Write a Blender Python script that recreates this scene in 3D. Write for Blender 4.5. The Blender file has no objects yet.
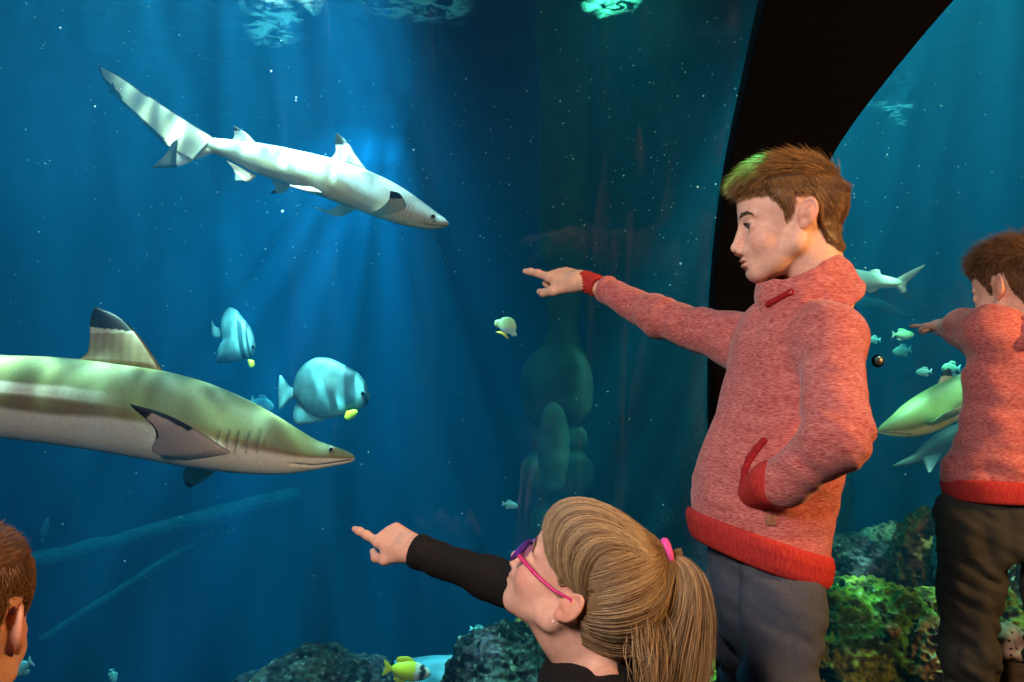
import bpy, math, random
import numpy as np
from mathutils import Vector, Matrix
random.seed(7)
RNG = np.random.default_rng(11)
SC = bpy.context.scene
COL = SC.collection

# ------------------------------------------------------------ camera, world, lights, exposure
FPX = 1024 * 28 / 36.0
TILT = math.atan(47 / FPX)
CAMZ = 1.0
cam_d = bpy.data.cameras.new('camera'); cam_d.lens = 28; cam_d.sensor_width = 36
cam_d.clip_start = 0.02
cam = bpy.data.objects.new('camera', cam_d); COL.objects.link(cam)
cam.location = (0, 0, CAMZ); cam.rotation_euler = (math.pi / 2 + TILT, 0, 0)
SC.camera = cam
world = bpy.data.worlds.new('world'); SC.world = world; world.use_nodes = True
world.node_tree.nodes['Background'].inputs[0].default_value = (0.10, 0.13, 0.16, 1)
world.node_tree.nodes['Background'].inputs[1].default_value = 0.25
vs = SC.view_settings
SC.display_settings.display_device = 'sRGB'
vs.view_transform = 'Standard'; vs.look = 'None'; vs.gamma = 1; vs.use_curve_mapping = False
vs.exposure = 0.0
SC.cycles.use_denoising = True
SC.cycles.max_bounces = 8; SC.cycles.transparent_max_bounces = 16
SC.cycles.volume_bounces = 0
SC.cycles.caustics_reflective = False; SC.cycles.caustics_refractive = False
SC.cycles.sample_clamp_indirect = 3.0

def lamp(kind, name, loc, target, power, color, size=0.2, spot=60, blend=0.5, gobo=None):
    d = bpy.data.lights.new(name, kind); d.energy = power; d.color = color
    if kind == 'AREA': d.shape = 'DISK'; d.size = size
    else: d.shadow_soft_size = size
    if kind == 'SPOT': d.spot_size = math.radians(spot); d.spot_blend = blend
    o = bpy.data.objects.new(name, d); COL.objects.link(o); o.location = loc
    o.rotation_euler = (Vector(target) - Vector(loc)).to_track_quat('-Z', 'Y').to_euler()
    if gobo:                                   # rippled light: the wave pattern lies in the lamp's own beam
        d.use_nodes = True; nt = d.node_tree; em = nt.nodes['Emission']
        tc = nt.nodes.new('ShaderNodeTexCoord')
        ns = nt.nodes.new('ShaderNodeTexNoise'); ns.inputs['Scale'].default_value = gobo * .45; ns.inputs['Detail'].default_value = 1
        mx = nt.nodes.new('ShaderNodeMixRGB'); mx.inputs[0].default_value = .12
        v = nt.nodes.new('ShaderNodeTexVoronoi'); v.feature = 'SMOOTH_F1'; v.inputs['Scale'].default_value = gobo
        v.inputs['Smoothness'].default_value = .25
        nt.links.new(tc.outputs['Normal'], ns.inputs['Vector']); nt.links.new(tc.outputs['Normal'], mx.inputs[1])
        nt.links.new(ns.outputs['Color'], mx.inputs[2]); nt.links.new(mx.outputs[0], v.inputs['Vector'])
        p = nt.nodes.new('ShaderNodeMath'); p.operation = 'POWER'; p.inputs[1].default_value = 4.0
        nt.links.new(v.outputs['Distance'], p.inputs[0])
        m = nt.nodes.new('ShaderNodeMath'); m.operation = 'MULTIPLY_ADD'; m.inputs[1].default_value = 26.0; m.inputs[2].default_value = .30
        nt.links.new(p.outputs[0], m.inputs[0]); nt.links.new(m.outputs[0], em.inputs['Strength'])
    return o

# unseen lamps over the tank, some added for single fish
lamp('SPOT', 'unseen_tank_spot', (-1.0, 6.4, 3.45), (-1.8, 3.8, -.1), 400, (0.14, 0.74, 1.0), .03, 56, 1.0, gobo=20)
lamp('SPOT', 'unseen_tank_spot', (-.62, 2.25, 3.9), (-.95, 3.85, 1.0), 420, (0.60, 1.0, 1.0), .01, 26, .6, gobo=42)  # added narrow spot for rippled light on the batfish
lamp('SPOT', 'unseen_tank_spot', (-1.1, 2.75, 4.2), (-.95, 3.1, 1.5), 300, (0.72, 0.97, 1.0), .02, 50, .8, gobo=30)
lamp('SPOT', 'unseen_tank_spot', (-1.6, 2.1, 3.9), (-1.35, 2.9, .8), 300, (0.88, 1.0, 0.84), .02, 52, .8, gobo=22)  # added spot to light the large shark's side
lamp('SPOT', 'unseen_tank_spot', (1.9, 2.7, 4.2), (1.75, 3.6, .3), 470, (0.65, 1.0, 0.70), .04, 62, .8, gobo=24)
lamp('AREA', 'unseen_tank_flood', (-3.5, 5.4, 5.2), (-3.5, 5.8, 0), 260, (0.18, 0.84, 1.0), 4.0)
lamp('AREA', 'unseen_tank_flood', (4.6, 5.2, 5.2), (4.6, 5.5, 0), 150, (0.18, 0.88, 0.95), 3.0)
lamp('SPOT', 'unseen_tank_spot', (.55, 3.6, 3.5), (0.52, 3.5, 1.8), 190, (0.15, 1.0, 0.55), .2, 58, 1.0)
# unseen tunnel lights: warm side light, plus added fill and green spot
lamp('AREA', 'unseen_tunnel_light', (2.3, 0.35, 1.75), (0.62, 1.45, 1.05), 62, (1.0, 0.50, 0.17), .45)
lamp('AREA', 'unseen_tunnel_light', (-0.9, -0.6, 2.0), (0.45, 1.4, .95), 54, (1.0, 0.80, 0.72), .6)  # added soft pinkish fill from the camera side, with no fixture
lamp('SPOT', 'unseen_tunnel_light', (0.60, 1.38, 2.35), (0.380, 1.395, 1.325), 210, (0.10, 1.0, 0.25), .01, 7.0, .6)  # added green spot for tank light spilling on the boy's fringe

# ------------------------------------------------------------ helpers
def P(px, py, Y):
    u = (px - 512) / FPX; v = (341 - py) / FPX
    d = np.array([u, math.cos(TILT) - v * math.sin(TILT), math.sin(TILT) + v * math.cos(TILT)])
    return np.array([0, 0, CAMZ]) + d * (Y / d[1])

def tag(o, label=None, cat=None, group=None, kind=None):
    if label: o['label'] = label
    if cat: o['category'] = cat
    if group: o['group'] = group
    if kind: o['kind'] = kind
    return o

def empty(name, loc, label, cat, group=None):
    o = bpy.data.objects.new(name, None); o.empty_display_size = .1; COL.objects.link(o); o.location = loc
    return tag(o, label, cat, group)

def mesh_obj(name, V, F, mat, parent=None, col=None, smooth=True, origin=None):
    """V world coordinates; origin: the object's own origin when it stands alone"""
    V = np.asarray(V, dtype=float)
    off = np.zeros(3)
    if parent is not None:
        q = parent
        while q is not None: off = off + np.array(q.location); q = q.parent
    if origin is not None and parent is None: off = np.array(origin, dtype=float)
    me = bpy.data.meshes.new(name)
    F = F if isinstance(F, list) else np.asarray(F)
    Vl = V - off
    if isinstance(F, np.ndarray):
        n = F.shape[1]
        me.vertices.add(len(Vl)); me.vertices.foreach_set('co', Vl.astype(np.float32).ravel())
        me.loops.add(F.size); me.loops.foreach_set('vertex_index', F.astype(np.int32).ravel())
        me.polygons.add(len(F)); me.polygons.foreach_set('loop_start', (np.arange(len(F)) * n).astype(np.int32))
        me.update(calc_edges=True)
    else:
        me.from_pydata([tuple(v) for v in Vl], [], F)
    if smooth: me.polygons.foreach_set('use_smooth', [True] * len(me.polygons))
    if col is not None:
        a = me.color_attributes.new('Col', 'FLOAT_COLOR', 'POINT')
        c = np.ones((len(Vl), 4), dtype=np.float32); c[:, :3] = col
        a.data.foreach_set('color', c.ravel())
    me.materials.append(mat)
    me.update()
    o = bpy.data.objects.new(name, me); COL.objects.link(o)
    if parent is not None: o.parent = parent
    elif origin is not None: o.location = origin
    return o

class MB:
    def __init__(s): s.V = []; s.F = []; s.C = []; s.n = 0
    def add(s, V, F, C=None):
        V = np.asarray(V, float); s.V.append(V)
        s.F += [tuple(int(i) + s.n for i in f) for f in F]
        s.C.append(np.tile(C, (len(V), 1)) if C is not None and np.ndim(C) == 1 else (C if C is not None else np.ones((len(V), 3))))
        s.n += len(V); return s
    def obj(s, name, mat, parent=None, **k):
        return mesh_obj(name, np.vstack(s.V), s.F, mat, parent, col=np.vstack(s.C), **k)

_T = np.random.default_rng(5).random((32, 32, 32))
def vn(p, sc=1.0, seed=0):
    q = np.asarray(p) * sc + seed * 7.31
    i = np.floor(q).astype(int); f = q - i; f = f * f * (3 - 2 * f)
    i0 = i & 31; i1 = (i + 1) & 31
    x0, y0, z0 = i0[..., 0], i0[..., 1], i0[..., 2]; x1, y1, z1 = i1[..., 0], i1[..., 1], i1[..., 2]
    fx, fy, fz = f[..., 0], f[..., 1], f[..., 2]
    a = _T[x0, y0, z0] * (1 - fx) + _T[x1, y0, z0] * fx; b = _T[x0, y1, z0] * (1 - fx) + _T[x1, y1, z0] * fx
    c = _T[x0, y0, z1] * (1 - fx) + _T[x1, y0, z1] * fx; d = _T[x0, y1, z1] * (1 - fx) + _T[x1, y1, z1] * fx
    return ((a * (1 - fy) + b * fy) * (1 - fz) + (c * (1 - fy) + d * fy) * fz) * 2 - 1
def fbm(p, sc, n=4, seed=0):
    r = 0; a = 1; t = 0
    for k in range(n): r = r + a * vn(p, sc * 2 ** k, seed + k * 3.7); t += a; a *= .5
    return r / t
def sstep(a, b, x):
    t = np.clip((np.asarray(x, float) - a) / (b - a), 0, 1); return t * t * (3 - 2 * t)
def unit(v): v = np.asarray(v, float); return v / (np.linalg.norm(v) + 1e-12)
def mixc(a, b, t): return np.asarray(a)[None, :] * (1 - t[:, None]) + np.asarray(b)[None, :] * t[:, None]

# ------------------------------------------------------------ implicit surfaces
class Sdf:
    def __init__(s, res): s.res = res; s.pr = []; s.disp = None
    def _add(s, op, k, fn, lo, hi): s.pr.append((op, k, fn, np.asarray(lo) - 1.6 * k - .012, np.asarray(hi) + 1.6 * k + .012)); return s
    def cone(s, a, b, ra, rb, k=.01, op='u'):
        a = np.asarray(a, float); b = np.asarray(b, float)
        ba = b - a; L2 = float(ba @ ba) + 1e-12
        def fn(p):
            pa = p - a; h = np.clip((pa @ ba) / L2, 0, 1)
            return np.linalg.norm(pa - h[..., None] * ba, axis=-1) - (ra + (rb - ra) * h)
        r = max(ra, rb)
        return s._add(op, k, fn, np.minimum(a, b) - r, np.maximum(a, b) + r)
    def cyl(s, a, b, ra, rb, k=.003, op='u', rnd=.002):
        a = np.asarray(a, float); b = np.asarray(b, float); L_ = float(np.linalg.norm(b - a)); ax = (b - a) / L_
        def fn(p):
            q = p - a; t = q @ ax; r = np.linalg.norm(q - t[..., None] * ax, axis=-1); d = r - (ra + (rb - ra) * np.clip(t / L_, 0, 1))
            e = np.maximum(-t, t - L_); u = d + rnd; v = e + rnd
            return np.minimum(np.maximum(u, v), 0) + np.hypot(np.maximum(u, 0), np.maximum(v, 0)) - rnd
        r = max(ra, rb); return s._add(op, k, fn, np.minimum(a, b) - r, np.maximum(a, b) + r)
    def chain(s, pts, rs, k=.01, op='u'):
        for i in range(len(pts) - 1): s.cone(pts[i], pts[i + 1], rs[i], rs[i + 1], k, op)
        return s
    def ell(s, c, r, k=.01, op='u', R=None):
        c = np.asarray(c, float); r = np.asarray(r, float); R = np.eye(3) if R is None else np.asarray(R, float)
        def fn(p):
            q = (p - c) @ R          # columns of R are the local axes
            k0 = np.linalg.norm(q / r, axis=-1); k1 = np.linalg.norm(q / (r * r), axis=-1)
            return np.where(k1 > 1e-9, k0 * (k0 - 1) / np.maximum(k1, 1e-9), -r.min())
        m = np.abs(R) @ r
        return s._add(op, k, fn, c - m, c + m)
    def loft(s, zs, cs, ra, rb, yaw, k=.02, op='u', pw=2.0, rnd=.02):
        """horizontal ellipses stacked in z; ra along heading yaw, rb across"""
        zs = np.asarray(zs, float); cs = np.asarray(cs, float); ra = np.asarray(ra, float); rb = np.asarray(rb, float)
        yw = np.broadcast_to(np.asarray(yaw, float), zs.shape)
        def fn(p):
            z = p[..., 2]; cx = np.interp(z, zs, cs[:, 0]); cy = np.interp(z, zs, cs[:, 1])
            a = np.interp(z, zs, ra); b = np.interp(z, zs, rb); y = np.interp(z, zs, yw)
            c_, s_ = np.cos(y), np.sin(y); dx = p[..., 0] - cx; dy = p[..., 1] - cy
            u = (dx * c_ + dy * s_) / a; v = (-dx * s_ + dy * c_) / b
            q = (np.abs(u) ** pw + np.abs(v) ** pw) ** (1 / pw)
            d = (q - 1) * np.minimum(a, b)
            dz = np.maximum(zs[0] - z, z - zs[-1])
            ux = d + rnd; uz = dz + rnd
            return np.minimum(np.maximum(ux, uz), 0) + np.sqrt(np.maximum(ux, 0) ** 2 + np.maximum(uz, 0) ** 2) - rnd
        m = max(ra.max(), rb.max())
        return s._add(op, k, fn, [cs[:, 0].min() - m, cs[:, 1].min() - m, zs[0]], [cs[:, 0].max() + m, cs[:, 1].max() + m, zs[-1]])
    def torus(s, c, n, R, r, k=.01, op='u', sq=(1, 1), ux=None):
        c = np.asarray(c, float); n = unit(n); ux = unit(np.cross(n, [0.3, 1, 0.1])) if ux is None else unit(np.asarray(ux) - np.dot(ux, n) * n)
        vy = np.cross(n, ux)
        def fn(p):
            q = p - c; h = q @ n; a = (q @ ux) / sq[0]; b = (q @ vy) / sq[1]
            return np.sqrt((np.sqrt(a * a + b * b) - R) ** 2 + h * h) - r
        m = R * max(sq) + r
        return s._add(op, k, fn, c - m, c + m)
    def fnp(s, fn, lo, hi, k=.005, op='u'): return s._add(op, k, fn, lo, hi)
    def ev(s, p, lo, hi):
        v = np.full(p.shape[:-1], 1.0)
        for op, k, fn, l, h in s.pr:
            if (l > hi).any() or (h < lo).any(): continue
            d = fn(p)
            if op == 'u':
                t = np.maximum(k - np.abs(v - d), 0) / k; v = np.minimum(v, d) - t * t * k * .25
            elif op == 's':
                d = -d; t = np.maximum(k - np.abs(v - d), 0) / k; v = np.maximum(v, d) + t * t * k * .25
            elif op == 'i':
                t = np.maximum(k - np.abs(v - d), 0) / k; v = np.maximum(v, d) + t * t * k * .25
        if s.disp is not None: v = v + s.disp(p)
        return v
    def mesh(s, B=16):
        r = s.res; W = r * B; blocks = set()
        for op, k, fn, l, h in s.pr:
            if op != 'u': continue
            i0 = np.floor(l / W).astype(int); i1 = np.floor(h / W).astype(int)
            for a in range(i0[0], i1[0] + 1):
                for b in range(i0[1], i1[1] + 1):
                    for c in range(i0[2], i1[2] + 1): blocks.add((a, b, c))
        g = np.arange(B + 1)
        GX = np.stack(np.meshgrid(g, g, g, indexing='ij'), -1)
        OFF = 1 << 20; M = 1 << 21
        key = lambda q: ((q[..., 0] + OFF) * M + (q[..., 1] + OFF)) * M + (q[..., 2] + OFF)
        ids = []; pos = []; quads = []
        cor = [(a, b, c) for a in (0, 1) for b in (0, 1) for c in (0, 1)]
        edges = [(i, j) for i in range(8) for j in range(i + 1, 8) if sum(abs(cor[i][t] - cor[j][t]) for t in range(3)) == 1]
        for bl in blocks:
            base = np.array(bl) * B
            p = (GX + base) * r
            lo = base * r; hi = (base + B) * r
            v = s.ev(p, lo, hi)
            if v.min() > 0 or v.max() < 0: continue
            ins = v < 0
            cnt = sum(ins[a:B + a, b:B + b, c:B + c].astype(int) for a, b, c in cor)
            act = np.argwhere((cnt > 0) & (cnt < 8))
            if len(act) == 0: continue
            cv = np.stack([v[act[:, 0] + a, act[:, 1] + b, act[:, 2] + c] for a, b, c in cor], 1)
            acc = np.zeros((len(act), 3)); n = np.zeros(len(act))
            for i, j in edges:
                m = (cv[:, i] < 0) != (cv[:, j] < 0)
                t = cv[:, i] / (cv[:, i] - cv[:, j] + 1e-20)
                pt = np.array(cor[i])[None] + t[:, None] * (np.array(cor[j]) - np.array(cor[i]))[None]
                acc += np.where(m[:, None], pt, 0); n += m
            pos.append((act + base + acc / n[:, None]) * r); ids.append(key(act + base))
            for ax in range(3):
                sl0 = [slice(0, B)] * 3; sl1 = [slice(0, B)] * 3; sl1[ax] = slice(1, B + 1)
                a_, b_ = ins[tuple(sl0)], ins[tuple(sl1)]
                e = np.argwhere(a_ != b_)
                if len(e) == 0: continue
                fl = a_[tuple(e.T)]
                u = (ax + 1) % 3; w = (ax + 2) % 3
                du = np.zeros(3, int); du[u] = 1; dw = np.zeros(3, int); dw[w] = 1
                g0 = e + base
                q = np.stack([key(g0 - du - dw), key(g0 - dw), key(g0), key(g0 - du)], 1)
                q[~fl] = q[~fl][:, ::-1]
                quads.append(q)
        ids = np.concatenate(ids); pos = np.vstack(pos); quads = np.vstack(quads)
        o = np.argsort(ids); ids = ids[o]; pos = pos[o]
        ix = np.searchsorted(ids, quads); ix = np.minimum(ix, len(ids) - 1)
        ok = (ids[ix] == quads).all(1)
        return pos, ix[ok]

def vnormals(V, F):
    fn = np.cross(V[F[:, 2]] - V[F[:, 0]], V[F[:, 3 % F.shape[1]]] - V[F[:, 1]])
    n = np.zeros_like(V)
    for k in range(F.shape[1]): np.add.at(n, F[:, k], fn)
    return n / (np.linalg.norm(n, axis=1, keepdims=True) + 1e-12)

def relax(V, F, it=2, lam=.5):
    V = V.copy()
    for _ in range(it):
        s = np.zeros_like(V); c = np.zeros(len(V))
        for k in range(4):
            a, b = F[:, k], F[:, (k + 1) % 4]
            np.add.at(s, a, V[b]); np.add.at(c, a, 1); np.add.at(s, b, V[a]); np.add.at(c, b, 1)
        V += lam * (s / np.maximum(c, 1)[:, None] - V)
    return V

# ------------------------------------------------------------ materials
def mat(name, base=(.8, .8, .8), rough=.6, vcol=False, spec=.5, metal=0, emit=None, sss=0, sssr=(.01, .004, .003), coat=0, sheen=0):
    m = bpy.data.materials.new(name); m.use_nodes = True; nt = m.node_tree
    b = nt.nodes['Principled BSDF']
    b.inputs['Base Color'].default_value = (*base, 1); b.inputs['Roughness'].default_value = rough
    b.inputs['Specular IOR Level'].default_value = spec; b.inputs['Metallic'].default_value = metal
    b.inputs['Coat Weight'].default_value = coat; b.inputs['Sheen Weight'].default_value = sheen
    if sss:
        b.inputs['Subsurface Weight'].default_value = sss; b.inputs['Subsurface Radius'].default_value = (1, .35, .2)
        b.inputs['Subsurface Scale'].default_value = .008
    if vcol:
        a = nt.nodes.new('ShaderNodeVertexColor'); a.layer_name = 'Col'; nt.links.new(a.outputs[0], b.inputs['Base Color'])
        m['vc'] = 1
    return m
def N(m, t, **k):
    n = m.node_tree.nodes.new(t)
    for a, v in k.items():
        if a.startswith('_'): setattr(n, a[1:], v)
        else: n.inputs[a.replace('__', ' ')].default_value = v
    return n
def L(m, a, b): m.node_tree.links.new(a, b)
def B_(m): return m.node_tree.nodes['Principled BSDF']
def noisy(m, scale, c1, c2, detail=4, bump=.0, bdist=.002, vec_scale=(1, 1, 1), lo=.35, hi=.65, mul=False, bscale=None):
    """procedural variation of colour and a bump, in object space"""
    tc = N(m, 'ShaderNodeTexCoord'); mp = N(m, 'ShaderNodeMapping'); mp.inputs['Scale'].default_value = vec_scale
    L(m, tc.outputs['Object'], mp.inputs[0])
    n = N(m, 'ShaderNodeTexNoise', Scale=scale, Detail=detail); L(m, mp.outputs[0], n.inputs['Vector'])
    r = N(m, 'ShaderNodeValToRGB'); L(m, n.outputs[0], r.inputs[0])
    r.color_ramp.elements[0].position = lo; r.color_ramp.elements[1].position = hi
    r.color_ramp.elements[0].color = (*c1, 1); r.color_ramp.elements[1].color = (*c2, 1)
    if mul and B_(m).inputs['Base Color'].links:
        src = B_(m).inputs['Base Color'].links[0].from_socket
        mx = N(m, 'ShaderNodeMixRGB', _blend_type='MULTIPLY'); mx.inputs[0].default_value = 1
        L(m, src, mx.inputs[1]); L(m, r.outputs[0], mx.inputs[2]); L(m, mx.outputs[0], B_(m).inputs['Base Color'])
    else: L(m, r.outputs[0], B_(m).inputs['Base Color'])
    if bump:
        src = n
        if bscale:
            src = N(m, 'ShaderNodeTexNoise', Scale=bscale, Detail=3); L(m, mp.outputs[0], src.inputs['Vector'])
        bp = N(m, 'ShaderNodeBump', Strength=bump, Distance=bdist); L(m, src.outputs[0], bp.inputs['Height'])
        L(m, bp.outputs[0], B_(m).inputs['Normal'])
    return m

M = {}
M['skin'] = noisy(mat('skin', rough=.5, vcol=True, spec=.35, sss=.12), 120, (.90, .88, .86), (1, 1, 1), bump=.06, bdist=.001, mul=True)
M['eye'] = mat('eye', rough=.08, vcol=True, spec=.6)
M['lip'] = mat('lip', (.5, .18, .15), .4)
M['hair'] = mat('hair', rough=.42, vcol=True, spec=.45)
def knit(name, c1, c2, fine=430):
    m = mat(name, rough=.9, spec=.2, sheen=.25)
    noisy(m, 1, c1, c2, detail=3, bump=.35, bdist=.0018, vec_scale=(fine * .26, fine * .26, fine * 1.3), lo=.30, hi=.68)
    big = N(m, 'ShaderNodeTexNoise', Scale=22, Detail=3); tc = N(m, 'ShaderNodeTexCoord')
    mp = N(m, 'ShaderNodeMapping'); mp.inputs['Scale'].default_value = (.6, .6, 3.0)
    L(m, tc.outputs['Object'], mp.inputs[0]); L(m, mp.outputs[0], big.inputs['Vector'])
    r = N(m, 'ShaderNodeValToRGB'); L(m, big.outputs[0], r.inputs[0])
    r.color_ramp.elements[0].position = .3; r.color_ramp.elements[1].position = .7
    r.color_ramp.elements[0].color = (.78, .66, .68, 1); r.color_ramp.elements[1].color = (1, 1, 1, 1)
    src = B_(m).inputs['Base Color'].links[0].from_socket
    mx = N(m, 'ShaderNodeMixRGB', _blend_type='MULTIPLY'); mx.inputs[0].default_value = 1
    L(m, src, mx.inputs[1]); L(m, r.outputs[0], mx.inputs[2]); L(m, mx.outputs[0], B_(m).inputs['Base Color'])
    return m
M['hoodie'] = knit('heather_red_knit', (.40, .058, .062), (.76, .29, .26))
M['rib'] = noisy(mat('red_ribbed_cuff', rough=.85, spec=.2), 1, (.42, .025, .025), (.56, .05, .04), bump=.3, vec_scale=(300, 300, 60))
M['rib2'] = noisy(mat('dark_red_trim', rough=.8, spec=.2), 200, (.28, .01, .018), (.36, .02, .025), bump=.2)
M['trouser'] = noisy(mat('slate_trousers', rough=.85, spec=.2), 260, (.062, .074, .100), (.080, .094, .124), bump=.25, bdist=.001)
M['trouser2'] = noisy(mat('olive_trousers', rough=.8, spec=.25), 260, (.030, .033, .027), (.044, .045, .036), bump=.25, bdist=.001)
M['black_knit'] = noisy(mat('black_cotton', rough=.85, spec=.25), 420, (.004, .004, .004), (.014, .013, .012), bump=.3, bdist=.001)
M['shoe'] = noisy(mat('shoe_fabric', rough=.7), 200, (.03, .03, .035), (.06, .06, .07), bump=.2)
M['brass'] = mat('steel', (.5, .45, .4), .35, metal=1)
M['patch'] = noisy(mat('leather_patch', rough=.7), 180, (.25, .10, .05), (.36, .16, .09), bump=.2)
M['plastic_purple'] = mat('purple_plastic', (.12, .03, .35), .25)
M['plastic_pink'] = mat('pink_plastic', (.75, .03, .22), .3)
M['band'] = noisy(mat('pink_elastic', rough=.7), 300, (.75, .06, .38), (.9, .12, .5), bump=.3)
lens = mat('tinted_lens', (.25, .12, .5), .05); M['lens'] = lens
def thinglass(name, base=.035, tint=(1, 1, 1), rough=0.0):
    m = bpy.data.materials.new(name); m.use_nodes = True; nt = m.node_tree; nt.nodes.remove(nt.nodes['Principled BSDF'])
    out = nt.nodes['Material Output']
    tr = N(m, 'ShaderNodeBsdfTransparent'); tr.inputs[0].default_value = (*tint, 1)
    gl = N(m, 'ShaderNodeBsdfGlossy', Roughness=rough)
    lw = N(m, 'ShaderNodeLayerWeight'); lw.inputs[0].default_value = .5
    p = N(m, 'ShaderNodeMath', _operation='POWER'); L(m, lw.outputs['Facing'], p.inputs[0]); p.inputs[1].default_value = 5
    a = N(m, 'ShaderNodeMath', _operation='MULTIPLY_ADD'); L(m, p.outputs[0], a.inputs[0]); a.inputs[1].default_value = .6; a.inputs[2].default_value = base
    mx = N(m, 'ShaderNodeMixShader'); L(m, a.outputs[0], mx.inputs[0]); L(m, tr.outputs[0], mx.inputs[1]); L(m, gl.outputs[0], mx.inputs[2])
    L(m, mx.outputs[0], out.inputs['Surface'])
    return m
M['glass'] = thinglass('acrylic_glass', .03)
M['lensglass'] = thinglass('spectacle_lens', .12, (.75, .6, .95))
M['fish'] = mat('fish_skin', rough=.5, vcol=True, spec=.5)
M['shark'] = noisy(mat('shark_skin', rough=.55, vcol=True, spec=.3), 90, (.86, .86, .84), (1, 1, 1), bump=.08, bdist=.002, mul=True)
M['rock'] = noisy(mat('reef_rock', rough=.9, vcol=True, spec=.2), 38, (.35, .35, .35), (1, 1, 1), detail=8, bump=.9, bdist=.02, mul=True, lo=.38, hi=.6)
M['stone'] = noisy(mat('algae_stone', rough=.9, spec=.2), 9, (.007, .024, .022), (.018, .05, .045), bump=.5, bdist=.02)
M['black'] = noisy(mat('black_rib_paint', rough=.6, spec=.03), 3, (.0012, .0012, .0014), (.002, .0018, .0018))
# ============================================================ SETTING
YC, ZC, RT = .5, .9, 1.75            # axis and radius of the tunnel's acrylic vault
def on_vault(px, py, R=RT):
    d = P(px, py, 1.0) - np.array([0, 0, CAMZ])
    a = d[1] ** 2 + d[2] ** 2; b = 2 * (d[1] * (-YC) + d[2] * (CAMZ - ZC)); c = YC ** 2 + (CAMZ - ZC) ** 2 - R * R
    t = (-b + math.sqrt(b * b - 4 * a * c)) / (2 * a)
    return np.array([0, 0, CAMZ]) + d * t
def arc(R, z0, n=40, top=math.pi / 2):
    a0 = math.asin((z0 - ZC) / R)
    return [(YC + R * math.cos(a), ZC + R * math.sin(a)) for a in np.linspace(a0, top, n)]
def extrude_x(prof, x0, x1, nx=1, closed=True):
    n = len(prof); V = []; F = []
    for i in range(nx + 1):
        x = x0 + (x1 - x0) * i / nx
        V += [(x, y, z) for y, z in prof]
    for i in range(nx):
        for j in range(n if closed else n - 1):
            a = i * n + j; b = i * n + (j + 1) % n
            F.append((a, b, b + n, a + n))
    if closed: F.append(tuple(range(n))[::-1]); F.append(tuple(range(nx * n, nx * n + n)))
    return V, F
def box(c, s):
    c = np.array(c); s = np.array(s) / 2
    V = [c + s * np.array([a, b, d]) for a in (-1, 1) for b in (-1, 1) for d in (-1, 1)]
    return V, [(0, 1, 3, 2), (4, 6, 7, 5), (0, 4, 5, 1), (2, 3, 7, 6), (0, 2, 6, 4), (1, 5, 7, 3)]
def struct(name, VF, m, smooth=False):
    o = mesh_obj(name, np.array(VF[0]), [tuple(f) for f in VF[1]], m, smooth=smooth); o['kind'] = 'structure'; return o

carpet = noisy(mat('tunnel_carpet', rough=.95, spec=.1), 120, (.012, .013, .016), (.03, .03, .036), bump=.3)
darkwall = noisy(mat('dark_wall', rough=.85, spec=.15), 8, (.010, .011, .013), (.018, .018, .02), bump=.1)
struct('floor', box((0, .05, -.05), (9, 4.1, .1)), carpet)
struct('wall_back', box((0, -2.05, 1.3), (9, .1, 2.8)), darkwall)
struct('ceiling', box((0, -.76, 2.70), (9, 2.5, .1)), darkwall)
struct('trim_1', box((0, 2.03, .07), (9, .16, .14)), darkwall)
prof = arc(RT, .12) + arc(RT + .04, .12)[::-1]
g = struct('window_1', extrude_x(prof, -4.5, 4.5), M['glass'])
me = g.data
for p in me.polygons: p.use_smooth = True

# painted tank shell
tankp = noisy(mat('blue_tank_paint', rough=.9, spec=.1), 1.2, (.0015, .020, .045), (.002, .027, .06), detail=3)
sandm = noisy(mat('tank_sand', rough=.95, spec=.1), 5, (.12, .24, .30), (.20, .34, .38), bump=.4, bdist=.02)
struct('wall_tank_back', box((0, 9.65, .3), (14.4, .1, 6.0)), tankp)
struct('wall_tank_left', box((-7.15, 5.5, .3), (.1, 8.4, 6.0)), tankp)
struct('wall_tank_right', box((7.15, 5.5, .3), (.1, 8.4, 6.0)), tankp)
struct('wall_tank_front', box((0, 2.12, -1.25), (14.4, .06, 2.7)), tankp)
struct('ground_tank', box((0, 5.8, -2.68), (14.4, 7.6, .1)), tankp)

# the water body: absorbing and scattering volume
wm = bpy.data.materials.new('sea_water'); wm.use_nodes = True
wm.node_tree.nodes.remove(wm.node_tree.nodes['Principled BSDF'])
vsn = N(wm, 'ShaderNodeVolumeScatter', Color=(.02, .37, .80, 1), Density=.10, Anisotropy=.3)
van = N(wm, 'ShaderNodeVolumeAbsorption', Color=(.05, .74, .87, 1), Density=.28)
ad = N(wm, 'ShaderNodeAddShader'); L(wm, vsn.outputs[0], ad.inputs[0]); L(wm, van.outputs[0], ad.inputs[1])
L(wm, ad.outputs[0], wm.node_tree.nodes['Material Output'].inputs['Volume'])
wp = [(2.2, -2.60), (2.2, .13)] + arc(RT + .075, .15)[1:] + [(.5, 2.90), (9.58, 2.90), (9.58, -2.60)]
wo = struct('water', extrude_x(wp, -7.05, 7.05), wm)
import bmesh
bm_ = bmesh.new(); bm_.from_mesh(wo.data); bmesh.ops.recalc_face_normals(bm_, faces=bm_.faces); bm_.to_mesh(wo.data); bm_.free()

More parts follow.
